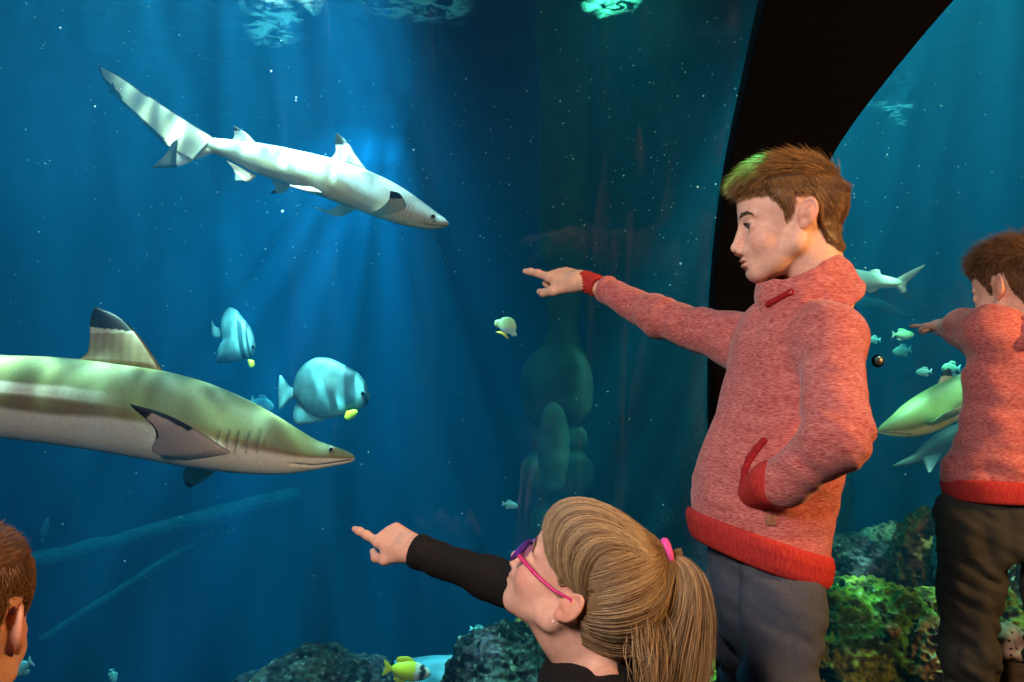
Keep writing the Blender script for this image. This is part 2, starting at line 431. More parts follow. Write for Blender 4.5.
# rippled water surface seen from below
sm = bpy.data.materials.new('water_surface'); sm.use_nodes = True; nt = sm.node_tree; nt.nodes.remove(nt.nodes['Principled BSDF'])
tr = N(sm, 'ShaderNodeBsdfTransparent'); tr.inputs[0].default_value = (.75, .97, .97, 1)
gl = N(sm, 'ShaderNodeBsdfGlossy', Roughness=.06); gl.inputs[0].default_value = (.6, .9, .9, 1)
lw = N(sm, 'ShaderNodeLayerWeight'); lw.inputs[0].default_value = .5
rr = N(sm, 'ShaderNodeMapRange'); rr.inputs['From Min'].default_value = .15; rr.inputs['From Max'].default_value = .55; rr.inputs['To Min'].default_value = .06; rr.inputs['To Max'].default_value = .92
L(sm, lw.outputs['Facing'], rr.inputs[0])
tcs = N(sm, 'ShaderNodeTexCoord'); mps = N(sm, 'ShaderNodeMapping'); mps.inputs['Scale'].default_value = (1, 1.5, 1); L(sm, tcs.outputs['Object'], mps.inputs[0])
ns = N(sm, 'ShaderNodeTexNoise', Scale=5.5, Detail=3, Distortion=.8); L(sm, mps.outputs[0], ns.inputs['Vector'])
bp = N(sm, 'ShaderNodeBump', Strength=.35, Distance=.05); L(sm, ns.outputs[0], bp.inputs['Height'])
L(sm, bp.outputs[0], gl.inputs['Normal'])
mx = N(sm, 'ShaderNodeMixShader'); L(sm, rr.outputs[0], mx.inputs[0]); L(sm, tr.outputs[0], mx.inputs[1]); L(sm, gl.outputs[0], mx.inputs[2])
L(sm, mx.outputs[0], nt.nodes['Material Output'].inputs['Surface'])
gx = np.linspace(-7.05, 7.05, 240); gy = np.linspace(.5, 9.60, 170)
X, Y_ = np.meshgrid(gx, gy, indexing='ij')
pts = np.stack([X.ravel(), Y_.ravel(), np.zeros(X.size)], 1)
pts[:, 2] = 2.86 + .045 * fbm(pts * [1, 1.3, 1], 1.6, 3, 2)
ii = np.arange(239 * 169); a = (ii // 169) * 170 + ii % 169
F = np.stack([a, a + 1, a + 171, a + 170], 1)
o = mesh_obj('water_surface', pts, F, sm); o['kind'] = 'structure'

# bright foam patches put in for lamp light seen through the surface
fm = mat('surface_glow', (.55, .95, .85), .8)
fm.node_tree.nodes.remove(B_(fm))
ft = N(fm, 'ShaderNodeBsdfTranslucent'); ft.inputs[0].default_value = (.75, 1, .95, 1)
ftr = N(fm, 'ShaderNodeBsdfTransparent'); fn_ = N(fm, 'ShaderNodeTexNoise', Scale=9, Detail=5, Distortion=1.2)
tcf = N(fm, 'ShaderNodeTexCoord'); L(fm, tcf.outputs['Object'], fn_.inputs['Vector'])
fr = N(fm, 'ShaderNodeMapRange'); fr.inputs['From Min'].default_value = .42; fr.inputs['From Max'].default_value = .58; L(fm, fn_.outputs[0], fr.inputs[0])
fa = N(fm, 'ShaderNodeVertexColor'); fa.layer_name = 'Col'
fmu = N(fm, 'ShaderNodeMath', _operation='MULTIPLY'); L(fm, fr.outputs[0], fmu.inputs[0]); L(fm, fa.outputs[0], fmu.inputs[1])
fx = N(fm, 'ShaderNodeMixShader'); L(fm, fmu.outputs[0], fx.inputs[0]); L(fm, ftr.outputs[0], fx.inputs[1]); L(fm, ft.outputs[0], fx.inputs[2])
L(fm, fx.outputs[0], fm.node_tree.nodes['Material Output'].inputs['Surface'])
def glow(name, outline, label, z=2.775, op=1.0):
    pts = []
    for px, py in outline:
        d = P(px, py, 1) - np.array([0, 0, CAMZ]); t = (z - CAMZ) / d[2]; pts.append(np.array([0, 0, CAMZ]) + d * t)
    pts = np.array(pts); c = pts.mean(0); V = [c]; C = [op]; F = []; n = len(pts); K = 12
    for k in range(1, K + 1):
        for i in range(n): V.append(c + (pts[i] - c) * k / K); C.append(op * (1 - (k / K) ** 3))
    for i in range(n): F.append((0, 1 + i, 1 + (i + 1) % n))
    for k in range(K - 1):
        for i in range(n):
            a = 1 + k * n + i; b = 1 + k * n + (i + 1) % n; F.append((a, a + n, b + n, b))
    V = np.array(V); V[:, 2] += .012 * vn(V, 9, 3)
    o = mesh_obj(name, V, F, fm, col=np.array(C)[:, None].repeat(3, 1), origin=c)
    return tag(o, label, 'glow', 'glow patches at the water surface', 'stuff')
glow('glow_patch', [(235, -8), (330, -8), (322, 12), (300, 22), (305, 40), (280, 50), (255, 46), (240, 25)], 'ragged turquoise foam patch of lamp light through the surface above the upper shark')
glow('glow_patch', [(340, -10), (470, -10), (478, 12), (462, 28), (400, 24), (362, 14)], 'bright aqua foam streak of lamp light at the top edge near the picture middle', op=.8)
glow('glow_patch', [(575, -10), (650, -10), (636, 12), (600, 20), (582, 10)], 'faint green foam patch of lamp light at the top, left of the black rib', op=.6)
glow('glow_patch', [(860, 104), (885, 99), (918, 101), (915, 108), (900, 112), (912, 122), (905, 127), (885, 122), (893, 112), (870, 108)], 'white squiggle of a mirrored shark beside the slanting black rib', op=1.0)  # stands for a pale shark mirrored in the water surface

# black arch rib of the tunnel
ys_ = [-420, -250, -120, 0, 60, 105, 155, 210, 300, 420, 560, 690]
lx = [880, 832, 795, 765, 752, 742, 731, 722, 713, 712, 718, 722]
rx = [1500, 1230, 1070, 955, 905, 868, 832, 806, 792, 792, 798, 800]
yy = np.linspace(-420, 690, 60); LX = np.interp(yy, ys_, lx); RX = np.interp(yy, ys_, rx)
k_ = np.ones(5) / 5
LX = np.convolve(np.pad(LX, 2, mode='edge'), k_, 'valid'); RX = np.convolve(np.pad(RX, 2, mode='edge'), k_, 'valid')
V = []
for y, a, b in zip(yy, LX, RX):
    for px in (a, b):
        q = on_vault(px, y, RT - .05)
        rdir = unit([0, q[1] - YC, q[2] - ZC]); V.append(q); V.append(q + rdir * .07)
F = []
for i in range(len(yy) - 1):
    a = i * 4; b = a + 4
    F += [(a, a + 2, b + 2, b), (a + 1, b + 1, b + 3, a + 3), (a, b, b + 1, a + 1), (a + 2, a + 3, b + 3, b + 2)]
F += [(0, 1, 3, 2), (len(V) - 4, len(V) - 2, len(V) - 1, len(V) - 3)]
rib = struct('beam_arch', (V, F), M['black'])
md = rib.modifiers.new('b', 'BEVEL'); md.width = .012; md.segments = 2; md.limit_method = 'ANGLE'

# ============================================================ REEF
def sphere_grid(nu, nv):
    V = [(0, 0, 1)]
    for j in range(1, nv):
        t = math.pi * j / nv
        for i in range(nu): p = 2 * math.pi * i / nu; V.append((math.sin(t) * math.cos(p), math.sin(t) * math.sin(p), math.cos(t)))
    V.append((0, 0, -1)); F = []
    for i in range(nu): F.append((0, 1 + i, 1 + (i + 1) % nu))
    for j in range(nv - 2):
        for i in range(nu):
            a = 1 + j * nu + i; b = 1 + j * nu + (i + 1) % nu; F.append((a, a + nu, b + nu, b))
    l = len(V) - 1
    for i in range(nu): F.append((l, l - nu + (i + 1) % nu, l - nu + i))
    return np.array(V, float), F
_SG = {}
def sg(nu, nv):
    if (nu, nv) not in _SG: _SG[(nu, nv)] = sphere_grid(nu, nv)
    return _SG[(nu, nv)]
PAL = {
 'moss': [(.03, .09, .012), (.10, .22, .02), (.20, .23, .03), (.02, .04, .01)],
 'yellow': [(.22, .22, .02), (.36, .34, .05), (.12, .18, .02), (.05, .05, .01)],
 'dark': [(.018, .025, .02), (.05, .075, .06), (.10, .10, .12), (.004, .006, .005)],
 'blue': [(.06, .14, .11), (.20, .36, .28), (.10, .10, .06), (.01, .02, .02)],
 'brown': [(.20, .11, .03), (.10, .12, .02), (.32, .22, .08), (.03, .02, .01)],
}
def rock(c, r, pal, label, seed, rough=.24, name='reef_rock', group='rocks of the reef', det=(260, 130)):
    V, F = sg(*det); r = np.array(r, float); c = np.array(c, float)
    q = V * r + c
    s = r.mean()
    d = .55 * fbm(q, 1.1 / s * .9, 4, seed) + .30 * (1 - 2 * np.abs(vn(q, 9, seed + 2))) + .20 * (1 - 2 * np.abs(vn(q, 24, seed + 5))) + .16 * vn(q, 60, seed) + .10 * vn(q, 110, seed + 3)
    q = c + V * r * (1 + rough * d)[:, None] + V * (.010 * (1 - 2 * np.abs(vn(q, 42, seed + 9))))[:, None]
    p = PAL[pal]
    t1 = sstep(-.25, .3, fbm(q, 9, 3, seed + 1)); t2 = sstep(.05, .35, fbm(q, 6, 3, seed + 4)); t3 = sstep(.12, .3, fbm(q, 20, 3, seed + 6))
    C = mixc(p[0], p[1], t1); C = C * (1 - t2[:, None]) + np.array(p[2]) * t2[:, None]; C = C * (1 - t3[:, None]) + np.array(p[3]) * t3[:, None]
    t4 = sstep(.50, .70, vn(q, 70, seed + 12)); C = C * (1 - .5 * t4[:, None]) + np.array([.25, .36, .28]) * .5 * t4[:, None]
    o = mesh_obj(name, q, F, M['rock'], col=C, origin=c - [0, 0, r[2]])
    return tag(o, label, 'rock', group)
def rk(px, py, Y, r, pal, label, seed, **k):
    c = P(px, py, Y); return rock(c, r, pal, label, seed, **k)
# dark rock mass added behind the rib to darken the water there
V, F = sg(180, 140); zz = V[:, 2]
q = np.stack([V[:, 0] / np.maximum(np.sqrt(1 - np.minimum(zz ** 2, .999)), .04), V[:, 1] / np.maximum(np.sqrt(1 - np.minimum(zz ** 2, .999)), .04), zz], 1)
rr_ = np.minimum(1, (1 - np.abs(zz)) * 14) ** .5
q = np.stack([1.34 + .84 * q[:, 0] * rr_, 5.45 + 1.1 * q[:, 1] * rr_, .25 + 2.88 * zz], 1)
nd = np.stack([V[:, 0], V[:, 1], V[:, 2] * 0], 1); q = q + nd * (.26 * fbm(q * [1, 1, .6], 1.3, 5, 6))[:, None]
C = mixc((.001, .003, .004), (.003, .010, .010), sstep(-.3, .3, fbm(q, 3, 3, 2)))
o = mesh_obj('added_dark_mass', q, F, M['rock'], col=C); o['kind'] = 'structure'
# rocky ledge the reef stands on
V, F = sg(200, 100)
for (cx, cy, sx, sy, top, sd) in ((1.35, 3.5, 1.75, 1.0, -.02, 3), (-.35, 3.75, 1.0, .75, -.32, 8)):
    cz = -2.7; q = V * [sx, sy, top - cz] + [cx, cy, cz]
    q = q + V * (.12 * fbm(q, 3, 4, sd))[:, None]; q[:, 2] = np.maximum(q[:, 2], -2.64); q[:, 1] = np.maximum(q[:, 1], 2.36)
    C = mixc((.03, .06, .03), (.10, .16, .05), sstep(-.3, .3, fbm(q, 6, 3, sd)))
    o = mesh_obj('ground_reef_ledge', q, F, M['rock'], col=C); o['kind'] = 'structure'
rk(318, 700, 3.3, (.25, .22, .185), 'dark', 'dark grey encrusted rock at the bottom, left of the yellow fish', 21)
rk(262, 702, 3.4, (.16, .15, .11), 'dark', 'small low dark rock at the far left end of the reef', 22)
rk(372, 694, 3.35, (.12, .15, .13), 'dark', 'little black rock just left of the yellow fish', 23)
rk(500, 682, 3.0, (.20, .2, .20), 'dark', 'dark weedy rock below the pointing girl\'s chin', 24)
rk(556, 670, 3.1, (.20, .2, .20), 'yellow', 'yellow green mossy rock behind the girl\'s neck', 25)
rk(712, 676, 2.95, (.17, .2, .22), 'moss', 'green mossy rock between the ponytail and the boy\'s trousers', 26)
rk(838, 652, 2.75, (.17, .16, .20), 'moss', 'bright green mossy rock right beside the boy\'s trousers', 27)
rk(893, 650, 2.78, (.17, .16, .19), 'moss', 'large green rock with a dark hollow, middle of the right reef', 28, rough=.32)
rk(932, 668, 2.65, (.09, .1, .16), 'brown', 'brownish orange rock at the second boy\'s left trouser leg', 29)
rk(846, 590, 3.45, (.30, .2, .20), 'dark', 'dark low rock at the back, just right of the boy\'s hem', 30)
rk(900, 580, 3.55, (.27, .2, .22), 'blue', 'blue green rock at the back of the right reef', 31)
rk(930, 572, 3.3, (.15, .14, .24), 'brown', 'dark brown upright rock left of the second boy\'s thigh', 32)
rk(930, 606, 2.8, (.065, .07, .06), 'yellow', 'small rounded yellow green coral lump on the right reef', 33, name='coral', group='corals of the reef')
rk(978, 570, 3.1, (.14, .14, .30), 'blue', 'tall grey green rock seen between the second boy\'s legs', 34)
rk(985, 630, 2.8, (.15, .15, .15), 'moss', 'green rock between the second boy\'s knees above the dotted hat', 35)
rk(868, 622, 2.9, (.16, .14, .15), 'moss', 'dull green rock in the middle gap of the right reef', 36)
rk(893, 631, 2.60, (.018, .018, .017), 'brown', 'tiny round purple brown urchin on the green rock', 39, name='sea_urchin', group=None, det=(48, 24))
# sandy mound
V, F = sg(120, 60); q = V * [.46, .36, .16] + P(445, 700, 3.7); q = q + V * (.03 * fbm(q, 5, 3, 2))[:, None]
tag(mesh_obj('sand_mound', q, F, sandm, origin=P(445, 700, 3.7)), 'pale turquoise sand mound behind the yellow fish', 'sand', None, 'stuff')

# pale slanting rods far behind
def tube(pts, rs, n=16, sq=1.0):
    pts = np.array(pts, float); V = []; F = []; m = len(pts)
    T = np.gradient(pts, axis=0)
    for i in range(m):
        t = unit(T[i]); s = unit(np.cross(t, [0, 0, 1]) if abs(t[2]) < .95 else np.cross(t, [0, 1, 0])); u = np.cross(s, t)
        for k in range(n): a = 2 * math.pi * k / n; V.append(pts[i] + rs[i] * (math.cos(a) * s * sq + math.sin(a) * u))
    for i in range(m - 1):
        for k in range(n): a = i * n + k; b = i * n + (k + 1) % n; F.append((a, b, b + n, a + n))
    F.append(tuple(range(n))[::-1]); F.append(tuple(range((m - 1) * n, m * n)))
    return np.array(V), F
pale = noisy(mat('pale_rod_mat', rough=.9, spec=.1), 6, (.05, .17, .19), (.16, .32, .33), bump=.5, bdist=.02, vec_scale=(1, 6, 6))
def slant_rod(p0, p1, r0, label, sd):
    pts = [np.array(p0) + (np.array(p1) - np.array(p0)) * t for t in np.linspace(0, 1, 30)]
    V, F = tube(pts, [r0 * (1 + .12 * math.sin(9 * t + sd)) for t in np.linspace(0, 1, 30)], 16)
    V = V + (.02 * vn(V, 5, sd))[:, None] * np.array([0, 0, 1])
    return tag(mesh_obj('pale_rod', V, F, pale, origin=np.array(p0)), label, 'rod', 'pale rods')
slant_rod(P(-20, 576, 7.4), P(300, 494, 8.6), .085, 'upper pale rod slanting across the lower left water', 1)
slant_rod(P(40, 640, 7.4), P(225, 524, 8.4), .04, 'thin lower pale rod slanting below the thicker one', 4)

# stone column
S = Sdf(.016)
def pl(px, py, Y=4.4): return P(px, py, Y)
def seg(px0, px1, y0, y1, Y, dy, k=.11, pw=2.6):
    a = pl((px0 + px1) / 2, y1, Y); b = pl((px0 + px1) / 2, y0, Y); w = (px1 - px0) / 2 / FPX * Y
    zs = np.linspace(a[2], b[2], 9); t = np.linspace(-1, 1, 9); e = (1 - np.abs(t) ** 3.2 * .75) 
    cs = np.array([[a[0] + (b[0] - a[0]) * (i / 8), Y + dy, 0] for i in range(9)])
    S.loft(zs, cs, w * e, w * e * .9, 0, k, pw=pw, rnd=.05)
seg(538, 588, -60, 362, 4.5, 0, pw=3.0); seg(545, 582, 330, 450, 4.5, .02); seg(540, 586, 480, 560, 4.5, .02); seg(521, 592, 345, 432, 4.5, 0); seg(521, 593, 446, 500, 4.5, 0); seg(532, 586, 425, 455, 4.5, 0)
seg(536, 565, 399, 492, 4.4, -.26); seg(533, 590, 498, 560, 4.5, 0)
S.loft([-2.64, -1.2, -.3, .15], [[.39, 4.5, 0]] * 4, [.32, .28, .24, .18], [.3, .26, .22, .16], 0, .05)
S.disp = lambda p: .012 * fbm(p, 7, 3, 4)
V, F = S.mesh(); tag(mesh_obj('stone_column', V, F, M['stone'], origin=[.39, 4.5, -2.64]), 'dark green column of stacked rounded stones standing in deep water', 'column')

# bolt on the acrylic
q = on_vault(878, 361, RT - .01); V, F = sg(24, 14)
rt = empty('bolt', q, 'small round metal bolt on the glass beside the boy\'s elbow', 'bolt')
mesh_obj('bolt_head', V * [.013, .008, .013] + q - [0, .008, 0], F, M['brass'], rt)
mesh_obj('bolt_washer', V * [.018, .003, .018] + q, F, M['black'], rt)

# suspended specks: nobody could count them
n = 800; oc = np.array([(1, 0, 0), (-1, 0, 0), (0, 1, 0), (0, -1, 0), (0, 0, 1), (0, 0, -1)], float)
of = np.array([(0, 2, 4), (2, 1, 4), (1, 3, 4), (3, 0, 4), (2, 0, 5), (1, 2, 5), (3, 1, 5), (0, 3, 5)])
cs = []
while len(cs) < n:
    x = RNG.uniform(-2.6, 2.4); y = RNG.uniform(2.5, 5.2); z = RNG.uniform(.0, 2.7)
    dens = .10 + .9 * math.exp(-((x - .15 * y) / .45) ** 2) * (z > 1.5) + .35 * (z > 1.6)
    if (y - YC) ** 2 + (z - ZC) ** 2 < (RT + .2) ** 2 or RNG.random() > dens: continue
    cs.append((x, y, z))
cs = np.array(cs); rs = RNG.uniform(.0011, .0031, n) * (cs[:, 1] / 3)
rs[RNG.random(n) < .06] *= 1.7
V = (oc[None] * rs[:, None, None] * RNG.uniform(.6, 1.4, (n, 1, 3)) + cs[:, None]).reshape(-1, 3); F = (of[None] + 6 * np.arange(n)[:, None, None]).reshape(-1, 3)
speck = mat('pale_speck', (.9, 1, .95), .8)
tag(mesh_obj('suspended_particles', V, F, speck, smooth=False), 'tiny white particles drifting through the upper water', 'particles', None, 'stuff')

# ============================================================ FISH
def cr(pts, n):
    p = np.array(pts, float); d = np.r_[0, np.cumsum(np.maximum(np.linalg.norm(np.diff(p[:, :2], axis=0), axis=1), 1e-6))]
    t = np.linspace(0, d[-1], n); out = np.empty((n, p.shape[1]))
    m = np.gradient(p, d, axis=0)
    for i, u in enumerate(t):
        k = min(max(np.searchsorted(d, u) - 1, 0), len(p) - 2); h = d[k + 1] - d[k]; s = (u - d[k]) / h
        out[i] = (2 * s ** 3 - 3 * s ** 2 + 1) * p[k] + (s ** 3 - 2 * s ** 2 + s) * h * m[k] + (-2 * s ** 3 + 3 * s ** 2) * p[k + 1] + (s ** 3 - s ** 2) * h * m[k + 1]
    return out
def fin(mb, lead, trail, thick, colf, ns=26, nc=14):
    """lead, trail: points (px,py,Y) root to tip"""
    a = cr(lead, ns); b = cr(trail, ns)
    A = np.array([P(*q) for q in a]); Bq = np.array([P(*q) for q in b])
    V = []; C = []; pn = None
    mid = len(A) // 3
    nrm = unit(np.cross(A[mid] - Bq[mid], A[-1] - A[0]))
    for side in (1, -1):
        for i in range(ns):
            for j in range(nc):
                c = j / (nc - 1); th = thick * (1 - .75 * i / (ns - 1)) * (math.sqrt(max(c, 0)) * (1 - c) * 2.6) * min(1, .4 + 6 * i / (ns - 1))
                if i == ns - 1: th = 0
                V.append(A[i] * (1 - c) + Bq[i] * c + nrm * th * side * .5)
                q = a[i] * (1 - c) + b[i] * c; C.append(colf(i / (ns - 1), c, q[0], q[1]))
    F = []
    for sd in (0, 1):
        o = sd * ns * nc
        for i in range(ns - 1):
            for j in range(nc - 1):
                k = o + i * nc + j; f = (k, k + 1, k + nc + 1, k + nc); F.append(f if sd == 0 else f[::-1])
    o = ns * nc
    for i in range(ns - 1):
        for j in (0, nc - 1): k = i * nc + j; F.append((k, k + nc, k + nc + o, k + o) if j == 0 else (k, k + o, k + nc + o, k + nc))
    mb.add(V, F, np.array(C))
def bodymesh(mb, spine, colf, wr=.85, nr=150, nk=56, disp=None):
    """spine rows: px,py,half height px, Y"""
    sp = cr(spine, nr); c = np.array([P(q[0], q[1], q[3]) for q in sp]); h = np.maximum(sp[:, 2], .4) / FPX * sp[:, 3]
    T = np.gradient(c, axis=0); V = []; C = []
    for i in range(nr):
        t = unit(T[i]); side = unit(np.cross(t, [0, 0, 1])); 
        if side[1] > 0: side = -side
        up = unit(np.cross(side, t)); up = up if up[2] > 0 else -up
        for k in range(nk):
            a = 2 * math.pi * k / nk; s, co = math.sin(a), math.cos(a)
            r = 1 + (disp(i / (nr - 1), s, co, sp[i]) if disp else 0)
            V.append(c[i] + up * h[i] * s * r + side * h[i] * wr * r * (abs(co) ** .9 * (1 if co > 0 else -1)))
            du = np.array([0, -1.0]); px = sp[i, 0]; py = sp[i, 1] - sp[i, 2] * s
            C.append(colf(i / (nr - 1), s, co, px, py))
    F = []
    for i in range(nr - 1):
        for k in range(nk): a = i * nk + k; b = i * nk + (k + 1) % nk; F.append((a, b, b + nk, a + nk))
    F.append(tuple(range(nk))[::-1]); F.append(tuple(range((nr - 1) * nk, nr * nk)))
    if np.dot(np.cross(c[1] - c[0], [0, 0, 1]), [0, -1, 0]) > 0: F = [f[::-1] for f in F]
    mb.add(V, F, np.array(C))
def ball(name, c, r, col, m, parent, sq=(1, 1, 1)):
    V, F = sg(20, 12); mb = MB(); mb.add(V * np.array(sq) * r + c, F, np.array(col)); return mb.obj(name, m, parent)
def eye_at(parent, px, py, Y, r, ring=(.55, .55, .45)):
    V, F = sg(24, 16); c = P(px, py, Y)
    d = V[:, 1]; C = np.where((d < -.80)[:, None], np.array([.003, .003, .003]), np.array(ring))
    mb = MB(); mb.add(V * r + c, F, C); return mb.obj('eye', M['eye'], parent)
BK = np.array([.012, .012, .012])
def tipped(base, thr=.7, edge=None, belly=None):
    base = np.array(base)
    def f(i, c, px, py):
        w = 0
        if i + w > thr: return BK
        if edge and c > edge: return BK
        return base * (1 - .12 * math.sin(i * 9))
    return f

# --- large shark
Yb = 2.75
mb = MB()
def colA(t, s, co, px, py):
    back = np.array([.20, .205, .085]); tan = np.array([.23, .165, .06]); wh = np.array([.86, .80, .66])
    n = .10 * float(vn(np.array([px * .05, py * .05, 1.0]), 1, 3))
    f = sstep(60, 190, px)
    hi = .02 - .28 * f
    if co < 0: n *= .5
    c = back
    k = float(sstep(.34, .42, s + n * .3) ) ; left = 1 - float(sstep(20, 150, px))
    band = (1 - k) * float(sstep(.06, .14, s)) * left
    c = back * (1 - band) + wh * band
    br = float(1 - sstep(.06, .16, s)); c = c * (1 - br) + tan * br if s < .2 else c
    bl = 1 - float(sstep(-.30 + .05 * f, -.18 + .16 * f, s + n * .4)); c = c * (1 - bl) + wh * bl
    if 300 < px < 352 and co > 0:
        ml = np.interp(px, [300, 318, 352], [462.5, 464.5, 459.5])
        if abs(py - ml) < .9: c = c * .25
    if 226 < px < 272 and co > 0 and 428 < py < 452:
        for gx in (231, 239, 247, 256, 265):
            dx = abs(px - (gx + (py - 440) * .12)); 
            if dx < 1.3: c = c * (.45 + .3 * dx)
    return c
def gill(t, s, co, q):
    px = q[0]; py = q[1] - q[2] * s
    if co > 0 and 224 < px < 274 and 426 < py < 454:
        return -.022 * max(0, math.cos((px - 231) / 8.4 * 2 * math.pi)) ** 4 * math.sin((py - 426) / 28 * math.pi)
    if co > 0 and 296 < px < 354:
        ml = np.interp(px, [300, 318, 354], [463, 465, 460]); return -.10 * math.exp(-((py - ml) / 1.3) ** 2)
    return 0
spA = [(-470, 372, 7, Yb + .35), (-380, 366, 13, Yb + .2), (-250, 372, 27, Yb + .1), (-120, 384, 37, Yb), (0, 396, 41, Yb), (50, 400, 43, Yb), (100, 406, 44, Yb), (150, 414, 44.5, Yb),
       (190, 423, 43, Yb), (230, 434, 38, Yb), (260, 443, 32, Yb), (290, 451, 23.5, Yb), (315, 455.3, 15, Yb), (335, 456.5, 9.5, Yb), (347, 457.5, 6, Yb), (353, 458, 3, Yb), (355, 458, .8, Yb)]
bodymesh(mb, spA, colA, nr=420, nk=120, disp=gill)
wr_ = .85
def dors(i, c, px, py):
    tan = np.array([.30, .22, .12]); pale_ = np.array([.62, .56, .42])
    if py < 327 + .10 * (px - 90) + 1.0 * float(vn(np.array([px * .5, py * .5, 1.]))): return BK
    return pale_ * .9 if py < 333 else tan * (1 + .25 * math.sin(px * .7) * .5)
fin(mb, [(164, 373, Yb), (154, 357, Yb), (139, 336, Yb), (120, 317, Yb), (96, 307, Yb)], [(74, 361, Yb), (86, 354, Yb), (90, 338, Yb), (90, 322, Yb), (93, 309, Yb)], .05, dors, 40, 26)
def pecA(i, c, px, py):
    if i > .78 or (i > .40 and c < .10 + .3 * (i - .4)) or (i > .5 and c > .9): return BK
    return np.array([.62, .52, .46]) * (1 - .1 * i)
fin(mb, [(231, 452, Yb - .10), (200, 432, Yb - .16), (165, 414, Yb - .22), (130, 404, Yb - .27)], [(184, 459, Yb - .10), (152, 449, Yb - .16), (156, 436, Yb - .2), (130, 405, Yb - .27)], .03, pecA, 40, 24)
fin(mb, [(225, 462, Yb + .08), (205, 480, Yb + .25), (190, 488, Yb + .38)], [(190, 462, Yb + .08), (183, 474, Yb + .25), (186, 486, Yb + .38)], .02, tipped((.6, .5, .4), .8))
fin(mb, [(-465, 366, Yb + .35), (-520, 330, Yb + .4), (-600, 285, Yb + .5)], [(-490, 380, Yb + .35), (-530, 350, Yb + .4), (-598, 290, Yb + .5)], .03, tipped((.3, .25, .15), .8, .9))
fin(mb, [(-465, 378, Yb + .35), (-500, 410, Yb + .4), (-530, 430, Yb + .42)], [(-500, 365, Yb + .35), (-515, 385, Yb + .4), (-531, 425, Yb + .42)], .03, tipped((.3, .25, .15), .6, .9))
fin(mb, [(-230, 350, Yb + .1), (-260, 330, Yb + .1), (-285, 322, Yb + .1)], [(-280, 352, Yb + .12), (-284, 340, Yb + .1), (-286, 324, Yb + .1)], .02, tipped((.3, .25, .15), .6))
rt = empty('shark', P(150, 414, Yb), 'large olive and cream shark with black-tipped fins filling the left side', 'shark')
mb.obj('body', M['shark'], rt)
eye_at(rt, 331.5, 449.2, Yb - .030, .0105)

# --- upper shark
def mkcol(back, belly, cut=-.15, soft=.25, seed=0):
    back = np.array(back); belly = np.array(belly)
    def f(t, s, co, px, py):
        k = float(sstep(cut - soft, cut + soft, s + .3 * float(vn(np.array([px * .04, py * .05, seed + .5])))))
        return belly * (1 - k) + back * k
    return f
Yt = 3.05; mb = MB()
spT = [(449, 224, .8, Yt - .12), (446, 223.6, 3.4, Yt - .12), (435, 221, 8.5, Yt - .1), (415, 213.5, 14.5, Yt - .08), (390, 202, 19, Yt - .05), (359, 189, 20.5, Yt), (326, 177.5, 20, Yt), (295, 168, 18, Yt), (262, 159, 15.5, Yt + .03), (232, 150, 10.5, Yt + .06), (212, 145, 7.5, Yt + .08), (198, 139, 6, Yt + .1), (188, 133, 3, Yt + .1)]
def gl2(t, s, co, q):
    px = q[0]; py = q[1] - q[2] * s
    if co > 0 and 425 < px < 447: return -.12 * math.exp(-((py - np.interp(px, [425, 447], [226, 226.5])) / 1.0) ** 2)
    return 0
def colT(t, s, co, px, py):
    c = mkcol((.58, .61, .57), (.50, .46, .33), -.10, .25, 4)(t, s, co, px, py)
    if co > 0 and 402 < px < 416 and abs(s) < .5 and abs((px - 402) % 3.4) < 1.1: c = c * .72
    if co > 0 and 428 < px < 446 and abs(py - 226.5) < .8: c = c * .4
    if px < 330: c = c * (1 - .10 * float(sstep(-.1, -.4, s)))
    return c
bodymesh(mb, spT, colT, nr=240, nk=64, disp=gl2)
def caud(i, c, px, py):
    if i > .95 or (c > .88 and px < 166) or (px < 122 and c > .72 and px > 104) or (i > .55 and c < .10) : return BK
    return np.array([.50, .45, .32])
fin(mb, [(214, 138, Yt + .06), (182, 118, Yt + .12), (150, 97, Yt + .2), (120, 76, Yt + .28), (97, 64, Yt + .32)], [(192, 160, Yt + .06), (168, 146, Yt + .12), (141, 121, Yt + .2), (112, 92, Yt + .28), (101, 76, Yt + .32)], .035, caud, 40, 20)
fin(mb, [(112, 82, Yt + .28), (110, 88, Yt + .285), (108, 92, Yt + .29)], [(120, 92, Yt + .27), (114, 93, Yt + .28), (109, 93, Yt + .29)], .01, lambda i, c, x, y: BK)
def caud2(i, c, px, py):
    if px < 178 : return BK
    if px < 188 and py > 155: return np.array([.8, .8, .75])
    return np.array([.50, .45, .32])
fin(mb, [(216, 152, Yt + .06), (196, 160, Yt + .1), (176, 167, Yt + .12), (152, 168, Yt + .15)], [(188, 134, Yt + .08), (172, 143, Yt + .1), (167, 152, Yt + .12), (152, 167, Yt + .15)], .03, caud2, 34, 20)
tip = lambda y, base=(.62, .62, .56): (lambda i, c, px, py: BK if py < y else np.array(base))
fin(mb, [(369, 172, Yt), (356, 155, Yt), (346, 140, Yt), (337, 133, Yt)], [(328, 160, Yt), (335, 152, Yt), (335, 142, Yt), (336, 134, Yt)], .03, tip(145))
fin(mb, [(258, 145, Yt + .03), (248, 134, Yt + .03), (235, 126, Yt + .03)], [(229, 143, Yt + .04), (234, 136, Yt + .04), (233, 127, Yt + .03)], .02, tip(131))
fin(mb, [(256, 176, Yt + .03), (250, 181, Yt + .02), (236, 181, Yt + .0)], [(226, 160, Yt + .05), (234, 171, Yt + .03), (235, 180, Yt)], .015, lambda i, c, px, py: BK if i > .6 else np.array([.6, .5, .36]))
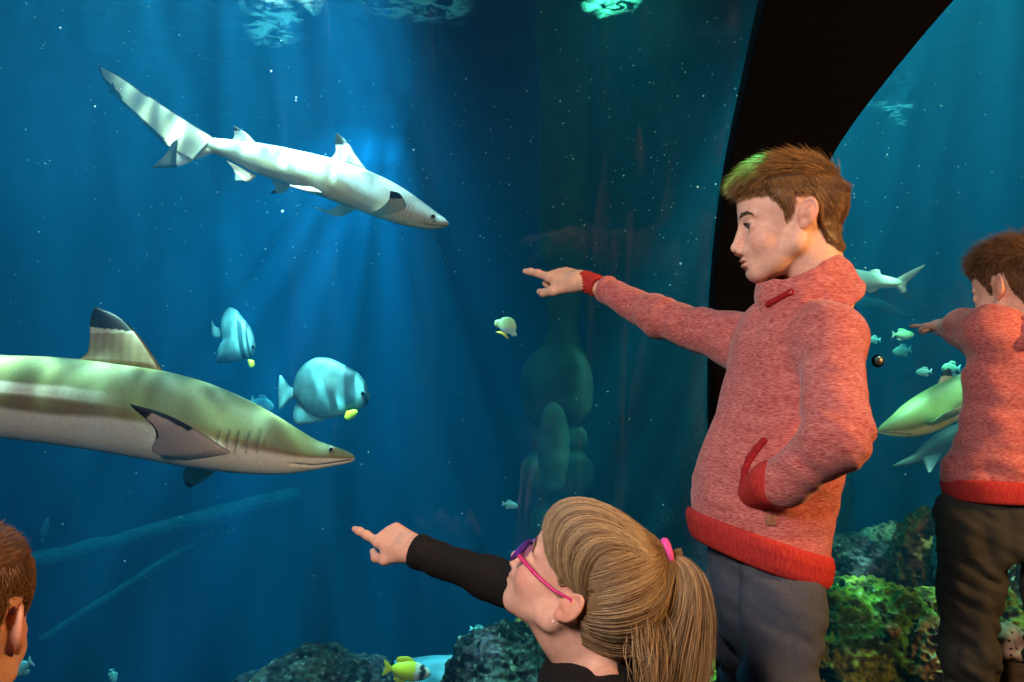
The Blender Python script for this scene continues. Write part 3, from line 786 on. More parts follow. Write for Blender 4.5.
fin(mb, [(322, 193, Yt - .06), (306, 191, Yt - .10), (290, 186, Yt - .13)], [(312, 187, Yt - .06), (300, 186, Yt - .1), (290, 185, Yt - .13)], .012, lambda i, c, px, py: np.array([.85, .85, .8]))
fin(mb, [(292, 186, Yt + .02), (284, 192, Yt + .1), (271, 194, Yt + .16)], [(272, 180, Yt + .02), (275, 188, Yt + .1), (271, 192, Yt + .16)], .012, lambda i, c, px, py: BK if i > .7 else np.array([.5, .5, .42]))
fin(mb, [(405, 216, Yt - .08), (405, 203, Yt - .15), (399, 193, Yt - .2), (391, 191, Yt - .22)], [(370, 214, Yt - .08), (382, 207, Yt - .15), (389, 199, Yt - .2), (390, 192, Yt - .22)], .018, lambda i, c, px, py: BK if py < 198 or (c < .06 and i > .3) else np.array([.58, .54, .45]))
fin(mb, [(358, 208, Yt + .05), (342, 216, Yt + .18), (313, 207, Yt + .3)], [(340, 204, Yt + .05), (330, 210, Yt + .18), (313, 206, Yt + .3)], .012, lambda i, c, px, py: BK if i > .93 else np.array([.9, .9, .85]))
rt = empty('shark', P(330, 178, Yt), 'pale shark with big raised tail swimming nose-down at the upper left', 'shark')
mb.obj('body', M['shark'], rt); eye_at(rt, 433, 217, Yt - .155, .011)

# --- shark whose tail shows behind the boy
Yc = 3.9; mb = MB()
spC = [(733, 278, .8, Yc), (740, 277.5, 4, Yc), (760, 276, 9, Yc), (790, 276, 12.5, Yc), (830, 278, 12.5, Yc), (860, 280, 10, Yc), (880, 281.5, 7, Yc), (897, 283, 4.2, Yc), (906, 283, 2, Yc)]
bodymesh(mb, spC, mkcol((.50, .56, .50), (.75, .74, .62), -.1), nr=110, nk=40)
fin(mb, [(895, 279, Yc), (910, 271, Yc), (926, 264, Yc)], [(903, 288, Yc), (910, 281, Yc), (925, 266, Yc)], .03, lambda i, c, x, y: BK if i > .92 or c > .9 else np.array([.52, .50, .42]))
fin(mb, [(894, 286, Yc), (902, 294, Yc), (909, 301, Yc)], [(906, 281, Yc), (907, 290, Yc), (910, 299, Yc)], .03, lambda i, c, x, y: BK if i > .5 or c > .85 else np.array([.6, .55, .45]))
fin(mb, [(866, 274, Yc), (871, 270, Yc), (877, 269, Yc)], [(884, 278, Yc), (881, 274, Yc), (880, 270, Yc)], .02, lambda i, c, x, y: np.array([.5, .52, .48]))
fin(mb, [(864, 289, Yc), (870, 293, Yc), (877, 295, Yc)], [(880, 286, Yc), (878, 290, Yc), (878, 294, Yc)], .015, lambda i, c, x, y: BK if i > .55 else np.array([.6, .6, .5]))
fin(mb, [(790, 266, Yc), (802, 255, Yc), (810, 250, Yc)], [(818, 268, Yc), (812, 262, Yc), (811, 252, Yc)], .02, tip(255))
rt = empty('shark', P(830, 278, Yc), 'whitish shark with only its rear half and forked tail showing behind the boy\'s neck', 'shark')
mb.obj('body', M['shark'], rt)

# --- shark beside the second boy
Yd = 3.2; mb = MB()
spD = [(877, 431, .6, Yd - .05), (880, 430.5, 3.2, Yd - .05), (888, 428.5, 7.5, Yd - .05), (900, 425, 12.5, Yd - .04), (912, 420, 17, Yd - .02), (925, 414, 19.5, Yd), (940, 406, 20, Yd), (960, 396, 20, Yd), (985, 385, 17, Yd + .05), (1015, 373, 12, Yd + .1), (1050, 361, 6, Yd + .2), (1075, 354, 3, Yd + .3)]
def colD(t, s, co, px, py):
    c = mkcol((.20, .27, .10), (.70, .66, .42), -.30, .14, 9)(t, s, co, px, py)
    if co > 0 and 881 < px < 903 and abs(py - np.interp(px, [881, 903], [432, 434])) < .9: c = c * .35
    if co > 0 and 915 < px < 928 and -.6 < s < .2 and (px - 915) % 3.2 < 1.0: c = c * .7
    return c
bodymesh(mb, spD, colD, nr=240, nk=64)
fin(mb, [(933, 392, Yd), (939, 380, Yd), (943, 372, Yd), (948, 368, Yd)], [(958, 387, Yd), (952, 380, Yd), (952, 373, Yd), (951, 369, Yd)], .03, lambda i, c, px, py: BK if py < 376 else np.array([.52, .48, .34]), 30, 20)
fin(mb, [(930, 424, Yd - .08), (945, 414, Yd - .18), (972, 404, Yd - .25)], [(955, 417, Yd - .08), (962, 412, Yd - .18), (973, 406, Yd - .25)], .02, lambda i, c, px, py: BK if i > .8 else np.array([.7, .68, .5]))
fin(mb, [(1070, 350, Yd + .3), (1100, 325, Yd + .4), (1125, 305, Yd + .5)], [(1082, 360, Yd + .3), (1105, 338, Yd + .4), (1126, 308, Yd + .5)], .02, tipped((.4, .4, .3), .8, .9))
fin(mb, [(1066, 358, Yd + .3), (1085, 378, Yd + .35), (1095, 392, Yd + .38)], [(1084, 350, Yd + .3), (1092, 370, Yd + .35), (1096, 390, Yd + .38)], .02, tipped((.4, .4, .3), .6, .9))
rt = empty('shark', P(950, 400, Yd), 'greenish shark with its snout towards the boy, half hidden by the second boy', 'shark')
mb.obj('body', M['shark'], rt); eye_at(rt, 893, 424.5, Yd - .068, .008)

# --- faint glass reflections modelled as dim shark shapes
Ye = 6.3; mb = MB()
spE = [(868, 303, 5, Ye), (880, 306, 6, Ye), (890, 309, 4.5, Ye), (900, 314, 2.0, Ye), (903, 316, 1, Ye)]
spE = [(830, 300, .8, Ye), (838, 300, 4, Ye), (852, 300, 7, Ye)] + spE
bodymesh(mb, spE, mkcol((.09, .12, .12), (.18, .2, .18)), nr=60, nk=24)
fin(mb, [(872, 300, Ye), (876, 294, Ye), (880, 292, Ye)], [(884, 304, Ye), (883, 298, Ye), (881, 293, Ye)], .02, lambda *a: np.array([.06, .07, .07]), 10, 6)
fin(mb, [(898, 312, Ye), (906, 314, Ye), (915, 318, Ye)], [(899, 317, Ye), (907, 318, Ye), (915, 319, Ye)], .02, lambda *a: np.array([.06, .07, .07]), 10, 6)
rt = empty('shark', P(860, 303, Ye), 'dim grey shark far off below the whitish shark\'s tail', 'shark'); mb.obj('body', M['shark'], rt)  # stands for a dim glass reflection
Yf = 4.6; mb = MB()
spF = [(893, 466, .8, Yf), (903, 463, 3, Yf), (915, 459, 5, Yf), (930, 451, 9, Yf), (945, 443, 12, Yf), (965, 435, 13, Yf), (990, 428, 10, Yf), (1015, 424, 5, Yf)]
bodymesh(mb, spF, mkcol((.07, .06, .06), (.13, .10, .10)), nr=70, nk=28)
fin(mb, [(922, 458, Yf - .05), (925, 466, Yf - .1), (928, 472, Yf - .15)], [(945, 452, Yf - .05), (938, 462, Yf - .1), (931, 472, Yf - .15)], .02, lambda *a: np.array([.11, .09, .09]), 12, 6)
rt = empty('ray', P(950, 443, Yf), 'dim grey glass reflection modelled as a shark below the greenish one beside the second boy', 'shark'); rt.name = 'shark'; mb.obj('body', M['shark'], rt)

# --- disc-shaped batfish
def inflate(mb, out, c, Y, th, colf, n=96, K=26, yaw=0.0, ex=.5):
    out = np.array(out + [out[0]], float); d = np.r_[0, np.cumsum(np.linalg.norm(np.diff(out, axis=0), axis=1))]
    t = np.linspace(0, d[-1], n, endpoint=False)
    m = len(out) - 1; ext = np.vstack([out[-3:-1], out, out[1:3]]); de = np.r_[d[-3] - d[-1], d[-2] - d[-1], d, d[-1] + d[1], d[-1] + d[2]]
    o = np.stack([np.interp(t, de, ext[:, 0]), np.interp(t, de, ext[:, 1])], 1)
    for _ in range(2): o = (np.roll(o, 1, 0) + 2 * o + np.roll(o, -1, 0)) / 4
    c = np.array(c, float); V = []; C = []
    for sd in (-1, 1):
        for k in range(K + 1):
            r = math.sin(k / K * math.pi / 2) if K > 3 else k / K
            for i in range(n):
                q = c + (o[i] - c) * r; w = P(q[0], q[1], Y); cc = P(c[0], c[1], Y)
                h = th * (max(1 - r * r, 0)) ** ex * .5
                dx = w[0] - cc[0]
                w = cc + np.array([dx, 0, w[2] - cc[2]]); w = w + np.array([0, sd * h - dx * math.tan(yaw), 0])
                V.append(w); C.append(colf(q[0], q[1], r))
    F = []
    for sd in (0, 1):
        b0 = sd * (K + 1) * n
        for k in range(K):
            for i in range(n):
                a = b0 + k * n + i; b = b0 + k * n + (i + 1) % n; f = (a, a + n, b + n, b); F.append(f if sd == 0 else f[::-1])
    mb.add(V, F, np.array(C))
z8 = lambda L_: [(180 + x / 4.013, 280 + y / 4.013) for x, y in L_]
pb = np.array([.20, .50, .52]); dkb = np.array([.02, .07, .09])  # silvery fish; the teal is blue water light put into the colour
def batcol(b1, b2, w1, w2, slope):
    def f(px, py, r):
        c = pb * (.85 + .75 * float(fbm(np.array([px * .10, py * .07, 2.0]), 1, 3, 5)))
        x = px - slope * (py - 370)
        for b, w in ((b1, w1), (b2, w2)):
            k = 1 - float(sstep(w * .7, w * 1.3, abs(x - b))); c = c * (1 - k) + dkb * k
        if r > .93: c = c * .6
        return c
    return f
def batfish(out, c, tail, anal, pelv, eyep, Y, label, cf, th=.10, yaw=0, dors=None):
    rt = empty('batfish', P(c[0], c[1], Y), label, 'fish', 'batfish'); mb = MB()
    inflate(mb, z8(out), c, Y, th, cf, yaw=yaw)
    for o_, cc in ((tail, None), (anal, None), (dors, None)):
        if o_: 
            q = z8(o_); m = np.mean(q, 0); dxy = (m[0] - c[0]) / FPX * Y
            inflate(mb, q, m, Y - dxy * math.tan(yaw), .02, lambda px, py, r: pb * (.95 if r < .8 else .6), n=48, K=8)
    mb.obj('body', M['fish'], rt)
    q = z8(pelv); m = np.mean(q, 0); mb = MB(); dxy = (m[0] - c[0]) / FPX * Y
    inflate(mb, q, m, Y - th * .42 - dxy * math.tan(yaw), .02, lambda px, py, r: np.array([.75, .80, .02]), n=32, K=6); o = mb.obj('pelvic_fin', M['fish'], rt); o['label'] = 'yellow pelvic fin'
    ex = 180 + eyep[0] / 4.013; ey = 280 + eyep[1] / 4.013; eye_at(rt, ex, ey, Y - th * .33 - (ex - c[0]) / FPX * Y * math.tan(yaw), .012, (.1, .2, .2))
batfish([(764, 480), (757, 440), (742, 405), (715, 372), (660, 340), (600, 312), (545, 310), (500, 335), (468, 375), (455, 420), (452, 465), (480, 500), (510, 535), (555, 556), (610, 555), (660, 545), (715, 525), (752, 500)], (332, 387),
        [(470, 435), (440, 430), (425, 405), (400, 376), (394, 420), (392, 470), (396, 525), (415, 510), (440, 478), (470, 470)],
        [(490, 480), (462, 500), (452, 545), (462, 580), (510, 580), (560, 568), (600, 552), (560, 520)],
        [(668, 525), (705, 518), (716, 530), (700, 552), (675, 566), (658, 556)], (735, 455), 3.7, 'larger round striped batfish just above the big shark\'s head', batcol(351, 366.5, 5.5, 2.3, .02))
batfish([(318, 268), (310, 225), (292, 190), (262, 160), (225, 118), (192, 106), (165, 125), (148, 165), (150, 205), (160, 240), (135, 275), (126, 330), (165, 336), (220, 328), (262, 322), (296, 312), (314, 292)], (237, 337),
        [(160, 195), (140, 185), (126, 160), (126, 200), (132, 228), (150, 236), (165, 230)],
        None,
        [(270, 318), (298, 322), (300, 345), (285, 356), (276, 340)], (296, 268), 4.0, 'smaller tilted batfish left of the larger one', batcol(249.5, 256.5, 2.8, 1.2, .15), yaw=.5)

# --- small fish
def small_fish(px, py, ln, Y, head, c1, c2, label, hgt=.36, tilt=0, name='reef_fish', group='small reef fish', tailc=None, stripe=None, foreshort=1):
    ct, st = math.cos(math.radians(tilt)), math.sin(math.radians(tilt))
    def tr(x, y): x *= foreshort; return (px + head * (x * ct - y * st) * ln, py + (x * st + y * ct) * ln)
    h = hgt; c1 = np.array(c1); c2 = np.array(c2); tc = np.array(tailc if tailc is not None else c2)
    out = [(.5, .0), (.42, -h * .30), (.25, -h * .47), (.02, -h * .52), (-.2, -h * .36), (-.33, -h * .14), (-.33, h * .12), (-.2, h * .33), (.02, h * .5), (.25, h * .42), (.42, h * .22)]
    rt = empty(name, P(px, py, Y), label, 'fish', group); mb = MB()
    def cf(x, y, r):
        u = ((x - px) * ct + (y - py) * head * st) / ln * head / foreshort; v = (y - py) / ln
        c = c1 * (1 - sstep(-.1, .2, v / h)) + c2 * sstep(-.1, .2, v / h)
        if stripe is not None:
            for s0, s1, cc in stripe:
                if s0 < u < s1: c = np.array(cc)
        return c
    inflate(mb, [tr(x, y) for x, y in out], tr(.05, 0), Y, ln / FPX * Y * .22, cf, n=44, K=8)
    mb.obj('body', M['fish'], rt)
    mb = MB(); inflate(mb, [tr(-.30, -h * .10), tr(-.5, -h * .45), tr(-.44, 0), tr(-.5, h * .45), tr(-.30, h * .10)], tr(-.38, 0), Y, .008, lambda x, y, r: tc, n=24, K=4); mb.obj('tail_fin', M['fish'], rt)
    mb = MB(); inflate(mb, [tr(.18, -h * .44), tr(.0, -h * .72), tr(-.25, -h * .6), tr(-.24, -h * .3)], tr(-.05, -h * .52), Y, .008, lambda x, y, r: c1 * .9, n=24, K=4); mb.obj('dorsal_fin', M['fish'], rt)
    mb = MB(); inflate(mb, [tr(.05, h * .44), tr(-.1, h * .68), tr(-.27, h * .5), tr(-.22, h * .28)], tr(-.12, h * .46), Y, .008, lambda x, y, r: c2 * .9, n=24, K=4); mb.obj('anal_fin', M['fish'], rt)
    if ln > 14: ball('eye', P(*tr(.36, -h * .08), Y - ln / FPX * Y * .07), ln * .022 / FPX * Y, BK, M['eye'], rt)
    return rt
cy = (.25, .62, .62)
small_fish(407, 671, 50, 3.15, 1, (.70, .80, .02), (.62, .80, .02), 'bright yellow fish with a white and black striped face low over the sand', .42, 8, 'rabbitfish', 'bright reef fish',
           stripe=[(.17, .26, (.8, .85, .8)), (.26, .36, (.02, .03, .03)), (.36, .52, (.8, .85, .8))])
small_fish(507, 327, 23, 3.3, 1, (.45, .65, .30), (.45, .72, .75), 'yellow-backed pale fish left below the boy\'s pointing hand', .85, -60, 'butterflyfish', 'bright reef fish', tailc=(.75, .7, .05), foreshort=.9)
small_fish(510, 505, 17, 3.6, 1, cy, (.4, .75, .75), 'tiny pale blue fish above the girl\'s outstretched sleeve', .42, 10)
small_fish(603, 470, 26, 5.2, -1, (.12, .4, .38), cy, 'dim teal fish right of the stone column', .5, 10)
small_fish(480, 630, 22, 4.4, 1, (.15, .42, .42), cy, 'dim fish hovering over the reef below the girl\'s sleeve', .34, 8)
small_fish(903, 335, 23, 3.8, 1, (.25, .62, .30), (.40, .72, .50), 'pale green fish just left below the second boy\'s hand', .42, 2)
small_fish(902, 351, 20, 4.6, -1, (.12, .42, .40), (.2, .55, .5), 'blue green fish beneath the pale green one', .5, 10)
small_fish(924, 372, 17, 4.0, -1, cy, (.35, .7, .7), 'small light blue fish above the greenish shark', .45, 4)
small_fish(951, 369, 20, 3.5, -1, (.10, .40, .30), (.10, .35, .45), 'blue green fish behind the greenish shark\'s dorsal fin', .6, 0)
small_fish(874, 340, 14, 4.4, -1, cy, cy, 'tiny light blue fish touching the boy\'s back', .5, 0)
small_fish(20, 668, 30, 3.4, -1, (.15, .45, .5), cy, 'blurred pale fish beside the toddler\'s neck', .5, 30)
small_fish(113, 676, 15, 4.2, 1, cy, cy, 'tiny upright pale fish at the bottom left', .5, 80)
small_fish(45, 530, 26, 5.5, 1, (.12, .35, .42), (.2, .45, .5), 'faint steeply tilted fish above the toddler', .22, -75)
small_fish(866, 586, 17, 3.05, -1, (.45, .75, .65), (.6, .85, .75), 'pale mint fish resting on the right reef', .45, -12)
small_fish(262, 404, 26, 4.6, 1, (.15, .5, .55), cy, 'small blue fish peeping over the big shark\'s back', .5, 20)
small_fish(235, 160, 10, 5.0, 1, cy, cy, 'tiny fish speck above the pale shark\'s back', .4, 0) if False else None
# ============================================================ PEOPLE
from mathutils.bvhtree import BVHTree
def frame(yaw, pitch=0, roll=0):
    y = math.radians(yaw); p = math.radians(pitch); r = math.radians(roll)
    F = np.array([math.cos(y) * math.cos(p), math.sin(y) * math.cos(p), math.sin(p)])
    Lf = np.array([-math.sin(y), math.cos(y), 0.]); U = np.cross(F, Lf)
    L2 = Lf * math.cos(r) + U * math.sin(r); U2 = np.cross(F, L2)
    return np.stack([F, L2, U2], 1)
class Head:
    def __init__(s, o, R, sc=1.0, female=False): s.o = np.array(o, float); s.R = R; s.sc = sc; s.fem = female; s.wp = None
    def w(s, p):
        p = np.array(p, float)
        if s.wp:
            a_, b_, z_ = s.wp; p[..., 1] *= b_; p[..., 0] = np.where(p[..., 0] < 0, p[..., 0] * a_, p[..., 0]); p[..., 2] = np.where(p[..., 2] < 0, p[..., 2] * z_, p[..., 2])
        return s.o + (p * s.sc) @ s.R.T
    def l(s, P_):
        p = ((np.asarray(P_) - s.o) @ s.R) / s.sc
        if s.wp:
            a_, b_, z_ = s.wp; p[..., 1] /= b_; p[..., 0] = np.where(p[..., 0] < 0, p[..., 0] / a_, p[..., 0]); p[..., 2] = np.where(p[..., 2] < 0, p[..., 2] / z_, p[..., 2])
        return p
    def warp(s, V, wp):
        q = s.l(V); near = (np.linalg.norm(q, axis=1) < .20) * sstep(-.15, -.075, q[:, 2] - .5 * np.minimum(q[:, 0], 0) * 0)
        s.wp = wp; return V * (1 - near[:, None]) + s.w(q) * near[:, None]
    def wr(s, L_): return [x * s.sc for x in L_]
    def build(s, S):
        e = lambda c, r, k=.01, op='u', R=None: S.ell(s.w(c), np.array(r) * s.sc, k * s.sc, op, s.R if R is None else s.R @ R)
        c = lambda a, b, ra, rb, k=.01, op='u': S.cone(s.w(a), s.w(b), ra * s.sc, rb * s.sc, k * s.sc, op)
        e((.006, 0, .040), (.089, .071, .070), .02)                 # cranium
        e((.052, 0, .026), (.050, .056, .046), .02)                 # forehead
        e((.046, 0, -.028), (.050, .053, .056), .02)                # midface
        e((.046, 0, -.062), (.040, .042, .036), .02)                # jaw
        e((.074, 0, -.088), (.015, .018, .014), .014)               # chin
        for sg_ in (1, -1):
            c((.070, .012 * sg_, -.088), (.012, .050 * sg_, -.045), .013, .014, .022)
            c((.012, .050 * sg_, -.045), (.000, .054 * sg_, -.010), .014, .012, .02)
            e((.064, .031 * sg_, -.036), (.024, .022, .022), .016)  # cheek
            e((.090, .016 * sg_, -.052), (.010, .012, .010), .012)
        e((.079, 0, -.069), (.0165, .024, .020), .012)              # muzzle
        for sg_ in (1, -1): e((.110, .032 * sg_, -.008), (.017, .019, .0125), .012, 's')
        for sg_ in (1, -1): c((.0935, .010 * sg_, .0095), (.082, .044 * sg_, .0095), .0055, .005, .010)
        c((.0935, 0, .004), (.1080, 0, -.038), .0065, .0070, .010)  # nose bridge
        e((.1090, 0, -.0435), (.0088, .0088, .0078), .008)
        for sg_ in (1, -1): e((.1025, .0105 * sg_, -.0500), (.0085, .0058, .0062), .005)
        for sg_ in (1, -1): e((.1055, .0065 * sg_, -.0572), (.0040, .0026, .0028), .002, 's')
        e((.0965, 0, -.0665), (.0062, .0165, .0042), .004)          # upper lip
        e((.0945, 0, -.0760), (.0066, .0150, .0048), .004)          # lower lip
        e((.1010, 0, -.0713), (.0080, .0190, .0011), .0025, 's')    # mouth slit
        e((.0945, 0, -.0845), (.0060, .0160, .0040), .006, 's')     # fold over the chin
        for sg_ in (1, -1):
            e((.0815, .0315 * sg_, -.0095), (.0130, .0150, .0125), .004)
            e((.0960, .0320 * sg_, -.0100), (.0105, .0138, .0066), .0015, 's')
            # ear
            Re = frame(0, 0, 0); a = math.radians(24) * sg_
            Rz = np.array([[math.cos(a), -math.sin(a), 0], [math.sin(a), math.cos(a), 0], [0, 0, 1]]).T if False else np.array([[math.cos(-a), -math.sin(-a), 0], [math.sin(-a), math.cos(-a), 0], [0, 0, 1]])
            t = math.radians(-12); Ry = np.array([[math.cos(t), 0, math.sin(t)], [0, 1, 0], [-math.sin(t), 0, math.cos(t)]])
            Q = Rz @ Ry; ec = np.array([-.004, .0755 * sg_, .002])
            n = Q @ np.array([0, 1.0, 0]) * sg_; ux = Q @ np.array([0, 0, 1.0])
            E = lambda q: ec + Q @ np.array(q)
            e(E((0, 0, 0)), (.0138, .0040, .0242), .004, 'u', Q)
            e(E((.002, .0055 * sg_, -.002)), (.0085, .0052, .0155), .003, 's', Q)
            S.torus(s.w(E((0, .0022 * sg_, .0035))), s.R @ n, .0150 * s.sc, .0029 * s.sc, .003 * s.sc, 'u', (1.40, .92), s.R @ ux)
            e(E((.004, .001 * sg_, -.021)), (.0075, .0042, .0085), .004, 'u', Q)
            e(E((.0105, .003 * sg_, -.004)), (.0045, .004, .007), .003, 'u', Q)
            c(E((-.004, .0035 * sg_, .012)), E((-.006, .0035 * sg_, -.012)), .0028, .0030, .004)
            c((-.004, .062 * sg_, .0), E((0, -.003 * sg_, 0)), .016, .010, .010)
    def skin(s, V, base, blush=.0):
        q = s.l(V); C = np.tile(np.array(base, float), (len(V), 1))
        lip = np.exp(-(((q[:, 0] - .100) / .012) ** 2 + (q[:, 1] / .016) ** 2 + ((q[:, 2] + .0712) / .0078) ** 2) ** 2)
        C = C * (1 - .75 * lip[:, None]) + np.array([.50, .13, .11]) * .75 * lip[:, None]
        ear = np.exp(-((q[:, 0] / .03) ** 2 + ((np.abs(q[:, 1]) - .080) / .014) ** 2 + (q[:, 2] / .035) ** 2) ** 2)
        C = C * (1 - ear[:, None] * np.array([.0, .20, .25]))
        ck = np.exp(-(((q[:, 0] - .075) / .03) ** 2 + ((np.abs(q[:, 1]) - .04) / .022) ** 2 + ((q[:, 2] + .035) / .022) ** 2))
        C = C * (1 - (.14 + blush) * ck[:, None] * np.array([0, 1, 1]))
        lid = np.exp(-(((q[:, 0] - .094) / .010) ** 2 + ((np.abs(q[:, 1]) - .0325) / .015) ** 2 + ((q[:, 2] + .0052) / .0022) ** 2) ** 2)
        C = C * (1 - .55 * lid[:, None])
        return C
    def eyes(s, parent, look=(1, 0, 0), iris=(.09, .045, .02)):
        V, F = sg(40, 28)
        for sg_ in (1, -1):
            g = unit(s.R @ unit(look)); d = V @ g
            C = np.tile([.78, .74, .70], (len(V), 1)); C[d > .88] = iris; C[d > .965] = (.005, .004, .004)
            mb = MB(); mb.add(V * .0120 * s.sc + s.w((.0800, .0315 * sg_, -.0098)), F, C); mb.obj('eye', M['eye'], parent)
def hand(S, W, d, n, L_, right=True, k=.006):
    d = unit(d); n = unit(np.asarray(n) - np.dot(n, d) * d); s = np.cross(n, d) * (1 if right else -1); W = np.asarray(W, float)
    f = lambda a, b, c: W + (d * a + s * b + n * c) * L_
    r = L_ / .15
    lat = [.155, .055, -.045, -.135]; kn = [.50, .51, .485, .44]
    for i in range(4): S.cone(f(.04, lat[i] * .62, 0), f(kn[i], lat[i], 0), .0135 * r, .0108 * r, .010)
    S.cone(f(-.12, 0, 0), f(.1, 0, 0), .0165 * r, .0180 * r, .012)
    S.cone(f(-.12, .06, 0), f(.1, .08, 0), .0145 * r, .0160 * r, .012)
    S.cone(f(.08, .12, -.05), f(.34, .20, -.09), .0125 * r, .0115 * r, .012)
    S.chain([f(.50, .155, .0), f(.72, .150, .015), f(.86, .147, .010), f(.965, .145, -.005)], np.array([.0094, .0080, .0074, .0062]) * r, k)
    for i, (a, sc_) in enumerate(((.055, 1), (-.045, .95), (-.135, .8))):
        b = kn[i + 1]
        S.chain([f(b, a, 0), f(b + .135 * sc_, a, -.15 * sc_), f(b + .03, a * .95, -.25 * sc_), f(b - .09, a * .9, -.20 * sc_)], np.array([.0094, .0088, .0078, .0068]) * r * (1 if sc_ > .9 else .9), .0035)
    S.chain([f(.10, .13, -.05), f(.33, .27, -.13), f(.52, .27, -.20), f(.66, .20, -.235)], np.array([.0120, .0098, .0086, .0068]) * r, k)

def strands(paths, r0, C, name='hair', m=None, parent=None, extra=None):
    """paths N,K,3; C N,3"""
    Np, K, _ = paths.shape
    T = np.gradient(paths, axis=1); T /= np.linalg.norm(T, axis=2, keepdims=True) + 1e-9
    ref = RNG.normal(size=(Np, 1, 3)); s = np.cross(T, ref); s /= np.linalg.norm(s, axis=2, keepdims=True) + 1e-9; u = np.cross(T, s)
    rr = np.asarray(r0) * np.ones(Np); tp = (1 - np.linspace(0, 1, K) ** 2.2 * .9)
    V = []
    for k in range(3):
        a = 2 * math.pi * k / 3; V.append(paths + (rr[:, None] * tp[None])[:, :, None] * (math.cos(a) * s + math.sin(a) * u))
    V = np.stack(V, 2).reshape(-1, 3); Cc = np.repeat(C, K * 3, axis=0)
    i = (np.arange(Np) * K * 3)[:, None, None] + (np.arange(K - 1) * 3)[None, :, None]; k = np.arange(3)[None, None]; k2 = (k + 1) % 3
    F = np.stack([i + k, i + k2, i + k2 + 3, i + k + 3], -1).reshape(-1, 4)
    if extra is not None:
        eV, eF, eC = extra; F = np.vstack([F, eF + len(V)]); V = np.vstack([V, eV]); Cc = np.vstack([Cc, eC])
    return mesh_obj(name, V, F, m or M['hair'], parent, col=Cc)
def submesh(V, F, keep):
    ok = keep[F].all(1); F2 = F[ok]; u = np.unique(F2); mp = -np.ones(len(V), int); mp[u] = np.arange(len(u)); return V[u], mp[F2], u
def push_out(H, X, grow=.006, extra=0.):
    q = H.l(X); c = np.array([.006, 0, .040]); r = np.array([.089, .071, .070]) + grow
    k = np.linalg.norm((q - c) / r, axis=-1, keepdims=True)
    q2 = np.where(k < 1, c + (q - c) / np.maximum(k, 1e-3), q)
    return H.w(q2)
ZL = ([-.14, -.06, -.040, -.022, -.014, .018, .024, .029, .036, .045, .060, .12], [-.060, -.060, -.048, -.012, .036, .034, .004, -.010, .014, .026, .038, .044])
def short_hair(H, V, F, parent, n, cols,  toplen=(.030, .052), sidelen=(.010, .018), cap=.0055, messy=.35, line=ZL, rad=.00055, topshift=0., fringe=1.0):
    nr = vnormals(V, F); q = H.l(V); nl = nr @ H.R
    zmin = np.interp(q[:, 0], *line)
    near = (np.abs(q[:, 1]) < .0745) & (q[:, 0] > -.12) & (q[:, 0] < .13) & (q[:, 2] < .14)
    lim = zmin + .0015 * vn(q * 100, 1.1, 4)
    keep = near & (q[:, 2] > lim)
    sv, sf, u = submesh(V, F, keep); sn = nr[u]; sq_ = q[u]
    edge = sstep(0, .014, sq_[:, 2] - np.interp(sq_[:, 0], *line)); top = sstep(.045, .10, sq_[:, 2])
    off = (.0008 + (cap * (.35 + .65 * edge) + cap * 1.3 * top) * edge) * H.sc
    col = np.array(cols); cC = np.tile(col[0] * .75, (len(sv), 1)) 
    eV = sv + sn * off[:, None]
    p_ = RNG.choice(len(sv), n); R0 = eV[p_] - sn[p_] * .002; ql = sq_[p_]; nn = nl[u][p_]
    tp = sstep(.055, .085, ql[:, 2]); fr = sstep(.02, .08, ql[:, 0])
    fwd = np.array([1.0, 0, -.05]); D = np.where(tp[:, None] > .5, fwd, np.array([-.45, 0, -1.0]))
    D = D + tp[:, None] * (np.array([1.0, 0, 0]) * .5 + nn * (.25 - .15 * fr[:, None]))
    D = D - nn * (np.sum(D * nn, 1)[:, None]) * (1 - .45 * tp[:, None]) + nn * (.20 + .02 * tp[:, None])
    D = D + RNG.normal(size=D.shape) * messy * (.5 + .5 * tp[:, None])
    D /= np.linalg.norm(D, axis=1, keepdims=True)
    ln = (sidelen[0] + (sidelen[1] - sidelen[0]) * RNG.random(n)) * (1 - tp) + (toplen[0] + (toplen[1] - toplen[0]) * RNG.random(n)) * tp * (1 + .15 * fr * fringe)
    ln = ln * (.35 + .65 * sstep(0, .03, ql[:, 2] - np.interp(ql[:, 0], *line)))
    K = 7; paths = np.empty((n, K, 3)); X = R0.copy(); D0 = D @ H.R.T
    down = np.array([0, 0, -1.0])
    for k in range(K):
        paths[:, k] = X
        g = .10 + .34 * tp * fr * fringe
        D0 = D0 + (down * g[:, None]) * (k / K); D0 /= np.linalg.norm(D0, axis=1, keepdims=True)
        X = X + D0 * (ln / (K - 1) * H.sc)[:, None]; X = push_out(H, X, .004 + cap * .7)
    t = RNG.random(n); wv = sstep(-.3, .4, vn(R0, 60, 3)); t = np.clip(.6 * t + .4 * wv, 0, 1)
    C = mixc(col[0], col[1], t) * RNG.uniform(.75, 1.15, (n, 1))
    return strands(paths, rad * RNG.uniform(.7, 1.2, n), C, 'hair', None, parent, (eV, sf, cC))
def on_face(H, tr, q):
    out = q.copy()
    for i in range(len(q)):
        o = H.w(q[i] + np.array([.06, 0, 0])); h = tr.ray_cast(Vector(o), Vector(-H.R[:, 0]), .12)
        if h[0] is not None: out[i] = H.l(np.array(h[0]))
    return out
